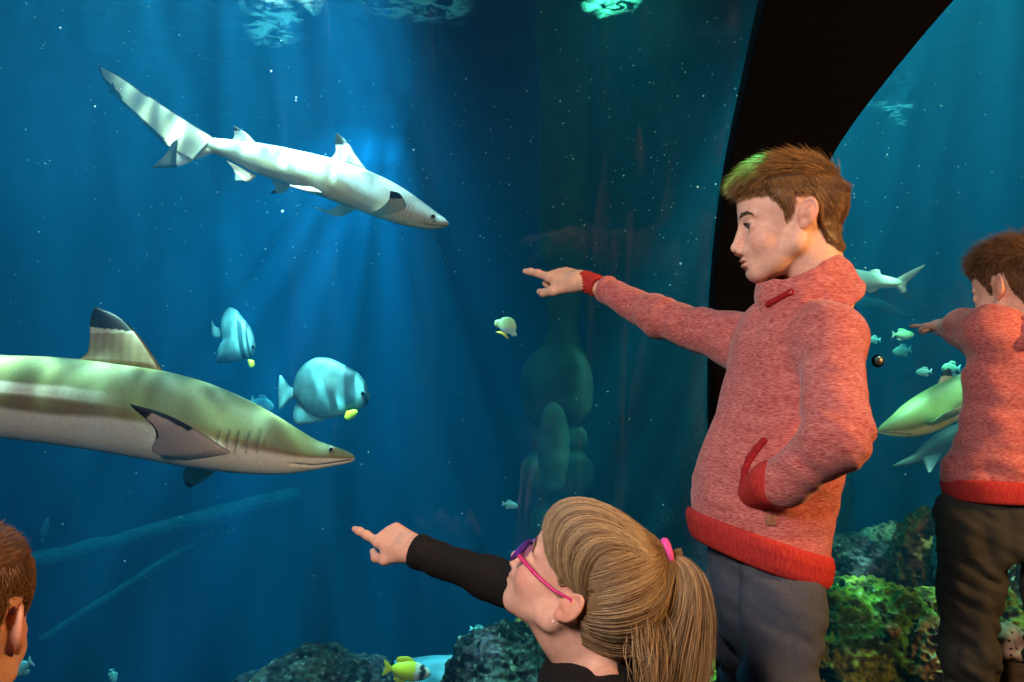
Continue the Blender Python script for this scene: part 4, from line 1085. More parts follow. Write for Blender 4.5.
def eyebrows(H, parent, col, n=150, tr=None):
    P0 = []
    for sg_ in (1, -1):
        t = RNG.random(n); x = .0995 - .013 * t ** 1.4 ; y = (.010 + .038 * t) * sg_; z = .0110 + .0050 * np.sin(t * 2.4) - .006 * t ** 3 + RNG.normal(size=n) * .0019 * (1 - .5 * t)
        q = np.stack([x, y, z], 1); q = on_face(H, tr, q) + [.0004, 0, 0]; d = np.stack([-.25 - .3 * t, sg_ * np.ones(n), .35 - .5 * t], 1) + RNG.normal(size=(n, 3)) * .12; d /= np.linalg.norm(d, axis=1, keepdims=True)
        P0.append(np.stack([H.w(q + d * .0060 * k / 3) for k in range(4)], 1))
    for p in P0: strands(p, .00055 * np.ones(len(p)), np.tile(np.array(col), (len(p), 1)), 'eyebrow', None, parent)
def lashes(H, parent, n=26):
    P0 = []
    for sg_ in (1, -1):
        t = np.linspace(-1, 1, n); q = np.stack([.0935 - .004 * t * t, .0325 * sg_ + .0115 * t, -.0062 - .0022 * t * t], 1)
        d = np.stack([np.ones(n), .35 * t, .25 * np.ones(n)], 1); d /= np.linalg.norm(d, axis=1, keepdims=True)
        P0.append(np.stack([H.w(q + d * .006 * k / 3 + np.array([0, 0, .0006]) * k * k / 3) for k in range(4)], 1))
    for p in P0: strands(p, .0005 * np.ones(len(p)), np.tile([.02, .012, .01], (len(p), 1)), 'eyelashes', None, parent)
def tree_of(V, F): return BVHTree.FromPolygons([Vector(v) for v in V], [tuple(int(i) for i in f) for f in F])
def cast(tree, px, py):
    o = Vector((0, 0, CAMZ)); d = Vector(P(px, py, 1.0)) - o; d.normalize(); h = tree.ray_cast(o, d); return (np.array(h[0]), np.array(h[1])) if h[0] is not None else None
def shoe(name, parent, c, yaw, L_=.22, col=None):
    S = Sdf(.005); f = frame(yaw); fw = f[:, 0]; c = np.array(c, float)
    S.cone(c + fw * -.05 + [0, 0, .042], c + fw * .10 + [0, 0, .036], .037, .034, .02); S.cone(c + fw * -.05 + [0, 0, .05], c + fw * -.035 + [0, 0, .10], .036, .034, .02)
    S.fnp(lambda p: p[..., 2] - .004, [-9, -9, -9], [9, 9, 9], .002, 'i') if False else None
    S.disp = lambda p: np.maximum(.006 - p[..., 2], -1.0) * 0
    V, F = S.mesh(); V[:, 2] = np.maximum(V[:, 2], .002); return mesh_obj(name, V, F, M['shoe'], parent)
def folds(p, sc, seed, amp, st=(1, 1, 1)):
    q = p * np.array(st); return amp * (1 - 2 * np.abs(vn(q, sc, seed))) * .5 + amp * .5 * vn(q, sc * 1.9, seed + 3)
SKIN = (.86, .53, .40)

# ------------------------------------------------------------ the boy pointing over the girl
root = empty('person', (.46, 1.40, 0), 'boy in heather red sweatshirt pointing over the girl\'s head, one hand in his pocket', 'person', 'children at the tank')
H = Head(P(796, 223, 1.40), frame(173, -1, 0), .97)
S = Sdf(.0018)
H.build(S)
S.chain([H.w((-.018, 0, -.02)), H.w((-.030, 0, -.075)), H.w((-.045, 0, -.135))], [.050, .043, .047], .02)
nb = H.w((-.045, 0, -.135))
sh_n = np.array([.518, 1.290, 1.080]); sh_f = np.array([.425, 1.515, 1.09])
S.cone(nb, [.475, 1.40, .95], .040, .055, .03); S.cone([.485, 1.40, 1.05], sh_n, .035, .028, .02); S.cone([.485, 1.40, 1.05], sh_f, .035, .028, .02)
el_n = np.array([.470, 1.165, .930]); wr_n = P(776, 482, 1.255)
wr_f = P(584, 281, 1.80); el_f = (sh_f + wr_f) / 2 + np.array([.01, -.01, -.02])
S.chain([sh_n, el_n, wr_n], [.026, .024, .018], .01)
S.chain([sh_f, el_f, wr_f], [.026, .024, .017], .01)
tipf = P(519, 269.5, 1.93); d_ = unit(tipf - wr_f)
hand(S, wr_f, d_ + np.array([0, 0, .06]), (0.1, -.62, .78), .166, True)
hand(S, P(768, 492, 1.315), unit(np.array([-.25, .9, -.25])), (0, .3, .9), .10, False)
V, F = S.mesh(); V = relax(V, F, 1, .4)
C = H.skin(V, SKIN); C[V[:, 0] < .25] = (.85, .52, .36)
mesh_obj('body', V, F, M['skin'], root, col=C)
H.eyes(root, (1, .18, -.12)); eyebrows(H, root, (.13, .075, .04), 210, tree_of(V, F)); lashes(H, root)
short_hair(H, V, F, root, 17000, [(.12, .055, .018), (.46, .25, .09)], toplen=(.028, .052), messy=.22)

# sweatshirt
xc = .45
ZT = lambda p: np.stack([p[..., 0], p[..., 1], p[..., 2] + .33 * (p[..., 0] - xc) * (1 - sstep(.72, 1.05, p[..., 2]))], -1)
S = Sdf(.003)
TZ = [.725, .78, .86, .95, 1.03, 1.09, 1.135, 1.165]
cx = lambda px: (px - 512) / FPX * 1.40
TC = [[cx(754), 1.40, 0], [cx(755), 1.40, 0], [cx(766), 1.40, 0], [cx(779), 1.40, 0], [cx(789), 1.40, 0], [cx(794), 1.40, 0], [cx(797), 1.40, 0], [cx(798), 1.40, 0]]
TA = [.099, .102, .103, .094, .088, .084, .072, .05]; TB = [.124, .128, .128, .122, .118, .118, .100, .06]
yawb = math.radians(25)
S.loft(TZ, TC, TA, TB, yawb, .02, pw=2.3, rnd=.02)
_fn = S.pr[-1]; S.pr[-1] = ('u', _fn[1], (lambda f: (lambda p: f(ZT(p))))(_fn[2]), _fn[3] - .05, _fn[4] + .05)
S.ell(sh_n, (.052, .05, .056), .03); S.ell(sh_f, (.048, .05, .052), .03)
S.chain([sh_n, el_n], [.050, .050], .03); S.chain([el_n + [0.004, 0, -.004], wr_n + [.008, -.002, -.002], P(768, 488, 1.30)], [.049, .037, .034], .018)
mid = (sh_f + wr_f) / 2; arm_ax = unit(sh_f - wr_f) * -1
cuffS = wr_f + (sh_f - wr_f) * .105
S.chain([sh_f, el_f, cuffS - arm_ax * .030], [.050, .040, .0300], .025); S.cyl(cuffS - arm_ax * .04, cuffS, .0305, .0285, .006, 'u', .006)
def dispH(p):
    a = (p - sh_f) @ arm_ax
    slv = sstep(.02, .10, a) * (p[..., 0] < .45) * sstep(-.0, .05, np.linalg.norm(p - cuffS, axis=-1))
    f1 = folds(np.stack([a, p[..., 1] * .3, p[..., 2] * .35], -1), 30, 2, .0060)
    eln = np.exp(-(np.linalg.norm(p - el_n, axis=-1) / .10) ** 2)
    f2 = folds(np.stack([p[..., 0] * .45 + p[..., 2] * .35, p[..., 1] * .3, p[..., 2] + p[..., 0] * .8], -1), 27, 5, .0085)
    f3 = folds(np.stack([p[..., 0] * 1.1 + p[..., 2] * .35, p[..., 1], p[..., 2] * .38], -1), 11, 8, .0075)
    lowf = np.exp(-((p[..., 2] - .80) / .06) ** 2) * folds(np.stack([p[..., 0] * .4, p[..., 1] * .4, p[..., 2] + .3 * p[..., 0]], -1), 22, 12, .006)
    return slv * f1 + (1 - slv) * (eln * f2 + .8 * f3 * (1 - eln) + lowf)
S.disp = dispH
S.cone(P(790, 268, 1.40) , P(797, 300, 1.40), .056, .050, .01, 's')
S.cone(cuffS - arm_ax * .012, wr_f + d_ * .05, .0235, .0235, .003, 's')
V, F = S.mesh(); V = relax(V, F, 1, .4)
hood = mesh_obj('hoodie', V, F, M['hoodie'], root)
tr = tree_of(V, F)
# collar
S = Sdf(.0028)
f = frame(205, 0); Fw = f[:, 0]
nC = unit(Fw * .42 + np.array([.0, .0, .9])); cC = P(803, 287, 1.395)
def band(S, c, n, segs, th, k=.006, ux=(1, 0, 0), sq=(1, 1), lift=0.):
    """a soft cloth band around axis n: profile points (radius, height)"""
    n = unit(n); ux = unit(np.asarray(ux) - np.dot(ux, n) * n); vy = np.cross(n, ux)
    def fn(p):
        q = p - c; h = q @ n; a_ = (q @ ux); b_ = (q @ vy); ang = np.arctan2(b_, a_); r = np.sqrt((a_ / sq[0]) ** 2 + (b_ / sq[1]) ** 2); h = h - lift * np.cos(ang)
        d = np.full(r.shape, 9.0)
        for (r0, h0), (r1, h1) in zip(segs[:-1], segs[1:]):
            L2 = (r1 - r0) ** 2 + (h1 - h0) ** 2; t = np.clip(((r - r0) * (r1 - r0) + (h - h0) * (h1 - h0)) / L2, 0, 1)
            d = np.minimum(d, np.hypot(r - r0 - t * (r1 - r0), h - h0 - t * (h1 - h0)))
        return d - th
    m = max(s_[0] for s_ in segs) * max(sq) + .05; S.fnp(fn, c - m, c + m, k)
band(S, cC, nC, [(.058, -.030), (.058, .018)], .0080, .004, Fw, (1.08, 1.0))
band(S, cC, nC, [(.063, .028), (.074, .008), (.080, -.024)], .0080, .004, Fw, (1.08, 1.0), .002)
band(S, cC, unit(nC + Fw * .12), [(.070, -.012), (.086, -.040)], .0085, .004, Fw, (1.10, 1.0), -.004)
S.disp = lambda p: folds(p, 19, 3, .007, (1, 1, .7)) + folds(p, 40, 6, .002)
V, F = S.mesh(); o = mesh_obj('collar', V, F, M['hoodie'], root); o.name = 'collar'; tc_ = tree_of(V, F)
o.parent = hood; o.location = (0, 0, 0)
a = cast(tc_, 768, 304); b = cast(tc_, 791, 292)
if a and b:
    S = Sdf(.0016); S.cone(a[0], b[0], .0055, .0060, .002); S.cone(b[0] + b[1] * .008, b[0] - b[1] * .004, .0032, .003, .002, 's'); V, F = S.mesh(); mesh_obj('drawcord_tab', V, F, M['rib2'], hood)
# waistband
S = Sdf(.003)
S.loft([.692, .706, .730, .748], [TC[0]] * 4, [.097, .102, .106, .104], [.121, .127, .131, .128], yawb, .01, pw=2.3, rnd=.005)
_fn = S.pr[-1]; S.pr[-1] = ('u', _fn[1], (lambda f: (lambda p: f(ZT(p))))(_fn[2]), _fn[3] - .06, _fn[4] + .06)
V, F = S.mesh(); o = mesh_obj('waistband', V, F, M['rib'], hood)
# cuffs
S = Sdf(.0018); S.cyl(cuffS - arm_ax * .004, wr_f + arm_ax * .004, .0255, .0250, .002, 'u', .003); S.cone(wr_f - arm_ax * .012, wr_f + arm_ax * .05, .0205, .0215, .002, 's')
S.disp = lambda p: .0006 * np.sin(p[..., 2] * 900)
V, F = S.mesh(); mesh_obj('cuff', V, F, M['rib'], hood)
S = Sdf(.0022); S.cone(wr_n + [-.004, .004, -.003], P(757, 491, 1.305), .0375, .030, .004)
V, F = S.mesh(); mesh_obj('cuff', V, F, M['rib'], hood)
# pocket edge
pp = [cast(tr, x, y) for x, y in ((764, 441), (757, 449), (750, 459), (745.5, 470), (744.5, 482), (748, 494), (756, 503), (764, 506))]
pp = [q for q in pp if q]
S = Sdf(.0018); S.chain([q[0] + q[1] * .001 for q in pp], [.0062] * len(pp), .003); V, F = S.mesh(); mesh_obj('pocket_trim', V, F, M['rib2'], hood)
q = cast(tr, 771, 520)
S = Sdf(.0012); t1 = unit(np.cross(q[1], [0, 0, 1])); t2 = np.cross(t1, q[1]); c0 = q[0]
def pf(p):
    u = np.stack([np.abs((p - c0) @ t1) - .0075, np.abs((p - c0) @ t2) - .0075, np.abs((p - c0) @ q[1]) - .0022], -1)
    return np.linalg.norm(np.maximum(u, 0), axis=-1) + np.minimum(u.max(-1), 0) - .001
S.fnp(pf, c0 - .014, c0 + .014); V, F = S.mesh(); mesh_obj('leather_patch', V, F, M['patch'], hood)
# trousers
def trousers(root, hips, legs, m, hipr, yaw, seed, res=.004):
    S = Sdf(res); hips = np.array(hips)
    S.loft([hips[2] - .14, hips[2] - .05, hips[2] + .05], [[hips[0], hips[1], 0]] * 3, [hipr[0] * .85, hipr[0], hipr[0] * .9], [hipr[1] * .9, hipr[1], hipr[1] * .9], yaw, .04, pw=2.4)
    for pts, rs in legs:
        S.chain(pts, rs, .03)
        S.cone(np.array(pts[-1]) + [0, 0, -.0], np.array(pts[-1]) + [0, 0, -.03], rs[-1] - .01, rs[-1] - .01, .004, 's')
    def dsp(p):
        kn = np.exp(-((p[..., 2] - .40) / .10) ** 2)
        return folds(np.stack([p[..., 0] * .5, p[..., 1] * .5, p[..., 2] * 1.0 + p[..., 0] * .5], -1), 26, seed, .015) * (.5 + .5 * kn) + folds(np.stack([p[..., 0], p[..., 1], p[..., 2] * .3], -1), 16, seed + 4, .009)
    S.disp = dsp; V, F = S.mesh(); return mesh_obj('trousers', V, F, m, root), V, F
ln_ = [[.440, 1.335, .66], [.434, 1.33, .52], [.430, 1.33, .38], [.435, 1.34, .10]]
lf_ = [[.445, 1.475, .66], [.435, 1.50, .52], [.43, 1.505, .38], [.44, 1.50, .10]]
tro, V, F = trousers(root, (.432, 1.405, .70), [(ln_, [.070, .060, .056, .050]), (lf_, [.068, .058, .054, .048])], M['trouser'], (.082, .112), yawb, 3)
shoe('shoe', root, (.43, 1.34, 0), 200); shoe('shoe', root, (.43, 1.50, 0), 205)

# ------------------------------------------------------------ the girl
groot = empty('person', (.18, 1.08, 0), 'girl with purple glasses and a ponytail in a black top pointing left', 'person', 'children at the tank')
G = Head(P(588, 597, 1.06), frame(180 - 29, 40, 0), .985)
S = Sdf(.0018); G.build(S)
nk = np.array([.098, 1.085, .585])
gn = P(590, 638, 1.08)
S.chain([G.w((-.010, 0, -.03)), G.w((-.005, 0, -.06)), P(586, 628, 1.08), gn], [.047, .041, .040, .046], .02)
gs_n = P(618, 720, .98); gs_f = P(588, 628, 1.24); tor = P(600, 800, 1.09)
S.cone(gn, tor, .045, .07, .03); S.cone(gn + [0, 0, -.04], gs_n, .03, .026, .02); S.cone(gn + [0, 0, -.04], gs_f, .03, .026, .02)
gw = P(414, 548, 1.36); ge = P(524, 590, 1.27)
S.chain([gs_f, ge, gw], [.025, .022, .0165], .01)
gt = P(355, 525.5, 1.44); gd = unit(gt - gw)
hand(S, gw, gd + np.array([0, 0, .10]), (-.15, -.66, .72), .132, True)
S.chain([gs_n, gs_n + [.05, -.02, -.2], gs_n + [-.06, .02, -.38]], [.026, .023, .017], .01)
V, F = S.mesh(); V = relax(V, F, 1, .4); V = G.warp(V, (.88, .88, .87))
C = G.skin(V, (.82, .48, .36), .06); C[V[:, 0] < .0 - .10] = (.88, .50, .36)
mesh_obj('body', V, F, M['skin'], groot, col=C)
G.eyes(groot, (1, 0, 0)); eyebrows(G, groot, (.16, .08, .035), 120, tree_of(V, F))
# pulled-back hair
gl_line = ([-.14, -.06, -.040, -.020, -.012, .018, .026, .045, .060, .12], [-.050, -.050, -.036, -.012, .030, .032, .010, .024, .046, .060])
nr = vnormals(V, F); q = G.l(V); keep = (np.abs(q[:, 1]) < .0735) & (q[:, 2] > np.interp(q[:, 0], *gl_line)) & (q[:, 2] < .14) & (q[:, 0] > -.095) & (np.linalg.norm((q - np.array([.006, 0, .04])) / np.array([.089, .071, .070]), axis=1) < 1.35)
sv, sf, u = submesh(V, F, keep); ed = sstep(0, .02, q[u][:, 2] - np.interp(q[u][:, 0], *gl_line)); eV = sv + nr[u] * (.001 + .0045 * ed)[:, None]
tie = P(664, 553, 1.055)
cE = np.array([.006, 0, .040]); rE = np.array([.089, .071, .070])
def ell_dir(X): 
    k = (G.l(X) - cE) / rE; return k
n = 20000; p_ = RNG.choice(len(sv), n); k0 = ell_dir(sv[p_]); r0_ = np.linalg.norm(k0, axis=1); k0n = k0 / r0_[:, None]
kt = ell_dir(tie); rt_ = np.linalg.norm(kt); ktn = kt / rt_
K = 12; om = np.arccos(np.clip(k0n @ ktn, -.999, .999)); lay = RNG.random(n)
paths = np.empty((n, K, 3)); wob = RNG.normal(size=(n, 3)) * .03
for k in range(K):
    t = k / (K - 1); sl = (np.sin((1 - t) * om) / np.sin(om))[:, None] * k0n + (np.sin(t * om) / np.sin(om))[:, None] * ktn
    sl += wob * math.sin(math.pi * t); sl /= np.linalg.norm(sl, axis=1, keepdims=True)
    rad = r0_ * (1 - t) + np.maximum(1.0, r0_) * t; rad = np.where(t < .85, np.maximum(rad, 1.0 * t + r0_ * (1 - t)), rad) + (.06 * (1 - t) + (.03 + .07 * lay) * math.sin(math.pi * t) ** .6) + (rt_ - 1.0) * sstep(.72, 1.0, t)
    paths[:, k] = G.w(cE + sl * rad[:, None] * rE)
hb = np.array([.15, .082, .036]); hl = np.array([.58, .42, .22])
wv = sstep(-.35, .45, vn(np.concatenate([k0n[:, :2] * 7, k0n[:, 2:] * 7], 1), 1.3, 6)); tt = np.clip(.55 * RNG.random(n) + .45 * wv, 0, 1)
C1 = mixc(hb, hl, tt)
main = paths; 
def guides(gl, n, jit, K=16, d=None, wid=1.0, pushg=None):
    """interpolates between guide curves (each a list of px,py,Y)"""
    G_ = [cr([(a, b, c) for a, b, c in g], K) for g in gl]; out = np.empty((n, K, 3)); 
    s = RNG.random(n) * (len(G_) - 1); i = np.minimum(s.astype(int), len(G_) - 2); f_ = s - i
    W3 = [np.array([P(*r) for r in g]) for g in G_]
    for j in range(n): out[j] = W3[i[j]] * (1 - f_[j]) + W3[i[j] + 1] * f_[j]
    tt = np.linspace(0, 1, K)
    ph = RNG.normal(size=(n, 1, 3)) * jit; ph2 = RNG.normal(size=(n, 1, 3)) * jit * .6
    out += ph * (d[None, :, None] if d is not None else np.sin(tt * math.pi)[None, :, None]) + ph2 * (tt ** 2)[None, :, None] + RNG.normal(size=(n, 1, 3)) * jit * .25 * np.sin(tt * 6)[None, :, None]
    if pushg is not None: out = push_out(G, out, pushg)
    return out, s / (len(G_) - 1)
Yn = .985
nb_ = 2800; sb = RNG.random(nb_); Kb = 16
def lerp3(a_, b_): return np.array(a_)[None] * (1 - sb[:, None]) + np.array(b_)[None] * sb[:, None]
kA = lerp3((-.45, .02, 1.0), (-.55, .35, 1.0)); kB = lerp3((1.0, -.10, 1.0), (.45, .75, .85)); kC = lerp3((1.70, .45, .35), (.05, 1.0, .0)); kD = lerp3((.60, .98, -.22), (-.25, 1.0, -.20))
bang = np.empty((nb_, Kb, 3)); jb = RNG.normal(size=(nb_, 3)) * .03; lb = RNG.random(nb_)
for k in range(Kb):
    t = k / (Kb - 1); u0 = (1 - t) ** 3; u1 = 3 * t * (1 - t) ** 2; u2 = 3 * t * t * (1 - t); u3 = t ** 3
    d3 = u0 * kA + u1 * kB + u2 * kC + u3 * kD + jb; d3 /= np.linalg.norm(d3, axis=1, keepdims=True)
    rad = 1.06 + .065 * lb + .05 * math.sin(math.pi * t) - .03 * t + .13 * np.maximum(d3[:, 0], 0)
    bang[:, k] = G.w(cE + d3 * rad[:, None] * rE)
Cb = mixc(hb * .9, hl * 1.05, np.clip(sstep(-.5, .5, np.sin(sb * 38)) * .6 + .4 * RNG.random(len(sb)), 0, 1))
dd = np.sin(np.linspace(0, 1, 18) * math.pi) ** .5 * np.linspace(.3, 1.6, 18)
tail_, st = guides([[(664, 553, 1.06), (676, 566, 1.05), (677, 600, 1.03), (662, 645, 1.02), (650, 700, 1.01)],
                    [(665, 551, 1.06), (684, 564, 1.05), (690, 600, 1.03), (680, 650, 1.02), (672, 705, 1.01)],
                    [(666, 550, 1.06), (690, 566, 1.05), (701, 605, 1.04), (698, 655, 1.03), (690, 710, 1.02)],
                    [(667, 550, 1.06), (696, 568, 1.05), (709, 610, 1.04), (708, 655, 1.04), (702, 705, 1.03)]], 2600, .0036, 18, dd)
Ct = mixc(hb * .9, hl, np.clip(sstep(-.5, .5, np.sin(st * 30 + 1)) * .55 + .45 * RNG.random(len(st)), 0, 1))
nape, sn_ = guides([[(600, 618, 1.0), (628, 632, 1.0), (655, 620, 1.02), (667, 600, 1.04), (664, 560, 1.05)],
                    [(612, 610, 1.0), (634, 612, .985), (652, 598, 1.0), (662, 580, 1.03), (664, 556, 1.05)]], 20, .006, 14)
Cn = mixc(hb, hl * .9, RNG.random(len(sn_)))
loose, slo = guides([[(630, 590, 1.03), (632, 625, 1.0), (634, 655, .97), (640, 700, .96)],
                     [(645, 585, 1.03), (648, 630, 1.0), (650, 662, .98), (648, 705, .97)],
                     [(655, 590, 1.03), (664, 630, 1.01), (660, 660, 1.0), (655, 705, .99)]], 110, .012, 14)
Cl = mixc(hb, hl * 1.1, RNG.random(len(slo)))
def resample(A, K):
    t = np.linspace(0, A.shape[1] - 1, K); i = np.minimum(t.astype(int), A.shape[1] - 2); f_ = (t - i)[None, :, None]; return A[:, i] * (1 - f_) + A[:, i + 1] * f_
allp = np.concatenate([resample(x, 14) for x in (main, bang, tail_, nape, loose)]); allc = np.concatenate([C1, Cb, Ct, Cn, Cl]) * RNG.uniform(.7, 1.15, (n + len(sb) + len(st) + len(sn_) + len(slo), 1))
ghair = strands(allp, .00047 * RNG.uniform(.6, 1.2, len(allp)), allc, 'hair', None, groot, (eV, sf, np.tile(hb * .6 + hl * .3, (len(eV), 1))))
S = Sdf(.0014); S.torus(tie + np.array([.004, 0, .002]), unit(np.array([1, 0, .25])), .0085, .0062, .004, 'u', (1.25, 1.0), (0, 0, 1)); V, F = S.mesh(); mesh_obj('hair_tie', V, F, M['band'], ghair)
S = Sdf(.0008); S.ell(G.w((.002, .083, -.026)), (.0022, .0022, .0022), .001); V, F = S.mesh(); mesh_obj('earring', V, F, mat('pearl', (.95, .75, .7), .15, spec=.8), groot)
# top with long sleeves
S = Sdf(.003)
S.loft([tor[2] - .28, tor[2] - .05, gn[2] - .095, gn[2] - .05, gn[2] - .012], [[tor[0], tor[1], 0], [tor[0], tor[1], 0], [gn[0] + .01, gn[1], 0], [gn[0] + .005, gn[1], 0], [gn[0], gn[1], 0]], [.09, .092, .090, .075, .052], [.12, .122, .118, .095, .058], math.radians(-17), .02, pw=2.2)
S.ell(gs_n, (.046, .046, .05), .03); S.ell(gs_f, (.045, .045, .05), .03)
gcu = P(428, 556, 1.345)
S.chain([gs_f, ge], [.046, .038], .025); S.chain([ge, gcu + unit(ge - gcu) * .02], [.037, .0325], .02); S.cyl(gcu + unit(ge - gcu) * .03, P(415, 550, 1.355), .0325, .0300, .006, 'u', .005)
S.chain([gs_n, gs_n + [.05, -.02, -.2], gs_n + [-.06, .02, -.38]], [.046, .038, .03], .02)
S.cone(P(421, 553, 1.35), gw + gd * .04, .024, .026, .003, 's')
S.cone(P(576, 628, 1.08), gn + [0, 0, -.03], .050, .040, .008, 's')
gax = unit(ge - gw)
S.disp = lambda p: folds(np.stack([(p - ge) @ gax, p[..., 1] * .3, p[..., 2] * .45], -1), 20, 7, .007) * sstep(.0, .05, (p - gw) @ gax)
V, F = S.mesh(); gtop = mesh_obj('long_sleeved_top', V, F, M['black_knit'], groot)
# legs: kneeling on the tunnel floor
S = Sdf(.006); hp = np.array([tor[0], tor[1], tor[2] - .30])
for sx in (-.06, .06): S.chain([hp + [0, sx, .04], [hp[0] - .16, hp[1] + sx * 1.3, .075], [hp[0] - .14, hp[1] + sx * 1.3, .06], [hp[0] + .14, hp[1] + sx * 1.3, .055]], [.075, .06, .05, .04], .03)
V, F = S.mesh(); V[:, 2] = np.maximum(V[:, 2], .003); mesh_obj('trousers', V, F, M['trouser'], groot)
# glasses
gl_root = empty('eyeglasses', G.w((.10, 0, -.01)), 'child\'s glasses with purple rims and pink temples on the girl\'s face', 'glasses')
for sg_ in (1, -1):
    nn = G.R @ unit((1, .14 * sg_, 0)); up = G.R @ np.array([0, 0, 1.0]); c0 = G.w((.1035, .0325 * sg_, -.012))
    S = Sdf(.0011); S.torus(c0, nn, .0185 * G.sc, .0019, .001, 'u', (.92, 1.22), up)
    S.cone(G.w((.100, .054 * sg_, -.006)), G.w((.093, .062 * sg_, -.005)), .0030, .0026, .003)
    if sg_ == 1: S.cone(G.w((.108, .011, -.008)), G.w((.108, -.011, -.008)), .0018, .0018, .002)
    V, F = S.mesh(); mesh_obj('rim', V, F, M['plastic_purple'], gl_root)
    V, F = sg(32, 6); vv = V * [.0008, .0215, .0165]; Q = np.stack([nn, unit(np.cross(up, nn)), up], 1); mesh_obj('lens', vv @ Q.T + c0, F, M['lensglass'], gl_root)
    S = Sdf(.0011); S.chain([G.w((.093, .0625 * sg_, -.005)), G.w((.060, .0700 * sg_, -.002)), G.w((.028, .0745 * sg_, .004)), G.w((.004, .0765 * sg_, .014)), G.w((-.012, .077 * sg_, .004))], [.0026, .0026, .0022, .0018, .0018], .001)
    V, F = S.mesh(); o = mesh_obj('temple_arm', V, F, M['plastic_pink'], gl_root); o['label'] = 'pink temple arm'

# ------------------------------------------------------------ the second boy, seen from behind
broot = empty('person', (1.22, 1.88, 0), 'second boy seen from behind at the far side, salmon sweatshirt and dark olive trousers', 'person', 'children at the tank')
B2 = Head(P(1019, 290, 1.86), frame(114, -4, 0), .98)
S = Sdf(.0024); B2.build(S)
bn = B2.w((-.045, 0, -.135)); S.chain([B2.w((-.018, 0, -.02)), B2.w((-.030, 0, -.075)), bn], [.050, .043, .047], .02)
bt = np.array([1.185, 1.87, .95]); bsl = P(992, 328, 1.84); bsr = np.array([1.36, 1.90, 1.10])
S.cone(bn, bt, .045, .07, .03); S.cone([1.19, 1.87, 1.1], bsl, .035, .028, .02); S.cone([1.19, 1.87, 1.1], bsr, .035, .028, .02)
bw = P(940, 325.5, 2.06); S.chain([bsl, (bsl + bw) / 2, bw], [.026, .023, .017], .01)
hand(S, bw, unit(np.array([-.22, .16, .005])), (-.1, 0, 1), .075, False)
S.chain([bsr, bsr + [.05, -.03, -.22], bsr + [.04, .06, -.40]], [.026, .023, .018], .01)
V, F = S.mesh(); V = relax(V, F, 1, .4); C = B2.skin(V, SKIN)
mesh_obj('body', V, F, M['skin'], broot, col=C); B2.eyes(broot); eyebrows(B2, broot, (.05, .025, .012), 80, tree_of(V, F))
short_hair(B2, V, F, broot, 12000, [(.075, .035, .014), (.26, .13, .05)], toplen=(.03, .05), sidelen=(.014, .024), messy=.6, rad=.0007)
S = Sdf(.004)
bx_ = lambda px, Y=1.87: (px - 512) / FPX * Y
S.loft([.775, .83, .90, 1.0, 1.07, 1.12, 1.155], [[bx_(1011), 1.87, 0], [bx_(1014), 1.87, 0], [bx_(1024), 1.87, 0], [bx_(1029), 1.87, 0], [bx_(1028), 1.87, 0], [bx_(1018), 1.87, 0], [bx_(1016), 1.87, 0]],
       [.115, .118, .115, .110, .102, .085, .055], [.165, .168, .158, .150, .148, .125, .065], math.radians(100), .02, pw=2.3)
S.ell(bsl, (.048, .05, .048), .06); S.ell(bsr, (.05, .05, .052), .03)
bcu = bsl + (bw - bsl) * .97
S.chain([bsl, (bsl + bw) / 2 + [0, 0, -.004], bcu], [.050, .040, .030], .05); S.chain([bsr, bsr + [.05, -.03, -.22], bsr + [.04, .06, -.38]], [.05, .042, .032], .025)
S.cone(bcu, bw + (bw - bsl) * .3, .022, .022, .004, 's')
S.disp = lambda p: folds(np.stack([p[..., 0] * .8 + p[..., 2] * .6, p[..., 1] * .5, p[..., 2] * .7 - p[..., 0] * .3], -1), 13, 3, .011) + folds(p, 30, 6, .004, (.5, .5, 1))
V, F = S.mesh(); V = relax(V, F, 1, .4); h2 = mesh_obj('hoodie', V, F, M['hoodie'], broot)
S = Sdf(.0035); nC = unit(np.array([-.1, .25, 1])); cC = B2.w((-.030, 0, -.098)) + [0, 0, -.012]
S.torus(cC, nC, .066, .020, .01); S.torus(cC + nC * .026, nC, .062, .013, .006); S.torus(cC - nC * .024 - [0, .012, 0], nC, .074, .020, .012)
S.disp = lambda p: folds(p, 22, 3, .006, (1, 1, .6)); V, F = S.mesh(); mesh_obj('collar', V, F, M['hoodie'], h2)
S = Sdf(.0035); TH = lambda p: p
S.loft([.742, .750, .775, .794], [[bx_(1011), 1.87, 0]] * 4, [.111, .114, .118, .116], [.158, .163, .167, .165], math.radians(100), .01, pw=2.3, rnd=.005); V, F = S.mesh(); mesh_obj('waistband', V, F, M['rib'], h2)
l1 = [[bx_(968), 1.87, .70], [bx_(963), 1.87, .54], [bx_(962), 1.88, .38], [bx_(966), 1.89, .09]]; l2 = [[bx_(1054), 1.87, .70], [bx_(1046), 1.86, .54], [bx_(1046), 1.86, .38], [bx_(1052), 1.86, .09]]
tro, V, F = trousers(broot, (bx_(1010), 1.87, .745), [(l1, [.084, .068, .060, .054]), (l2, [.084, .070, .064, .058])], M['trouser2'], (.10, .15), math.radians(100), 9)
shoe('shoe', broot, (l1[-1][0], 1.84, 0), 110); shoe('shoe', broot, (l2[-1][0], 1.82, 0), 95)

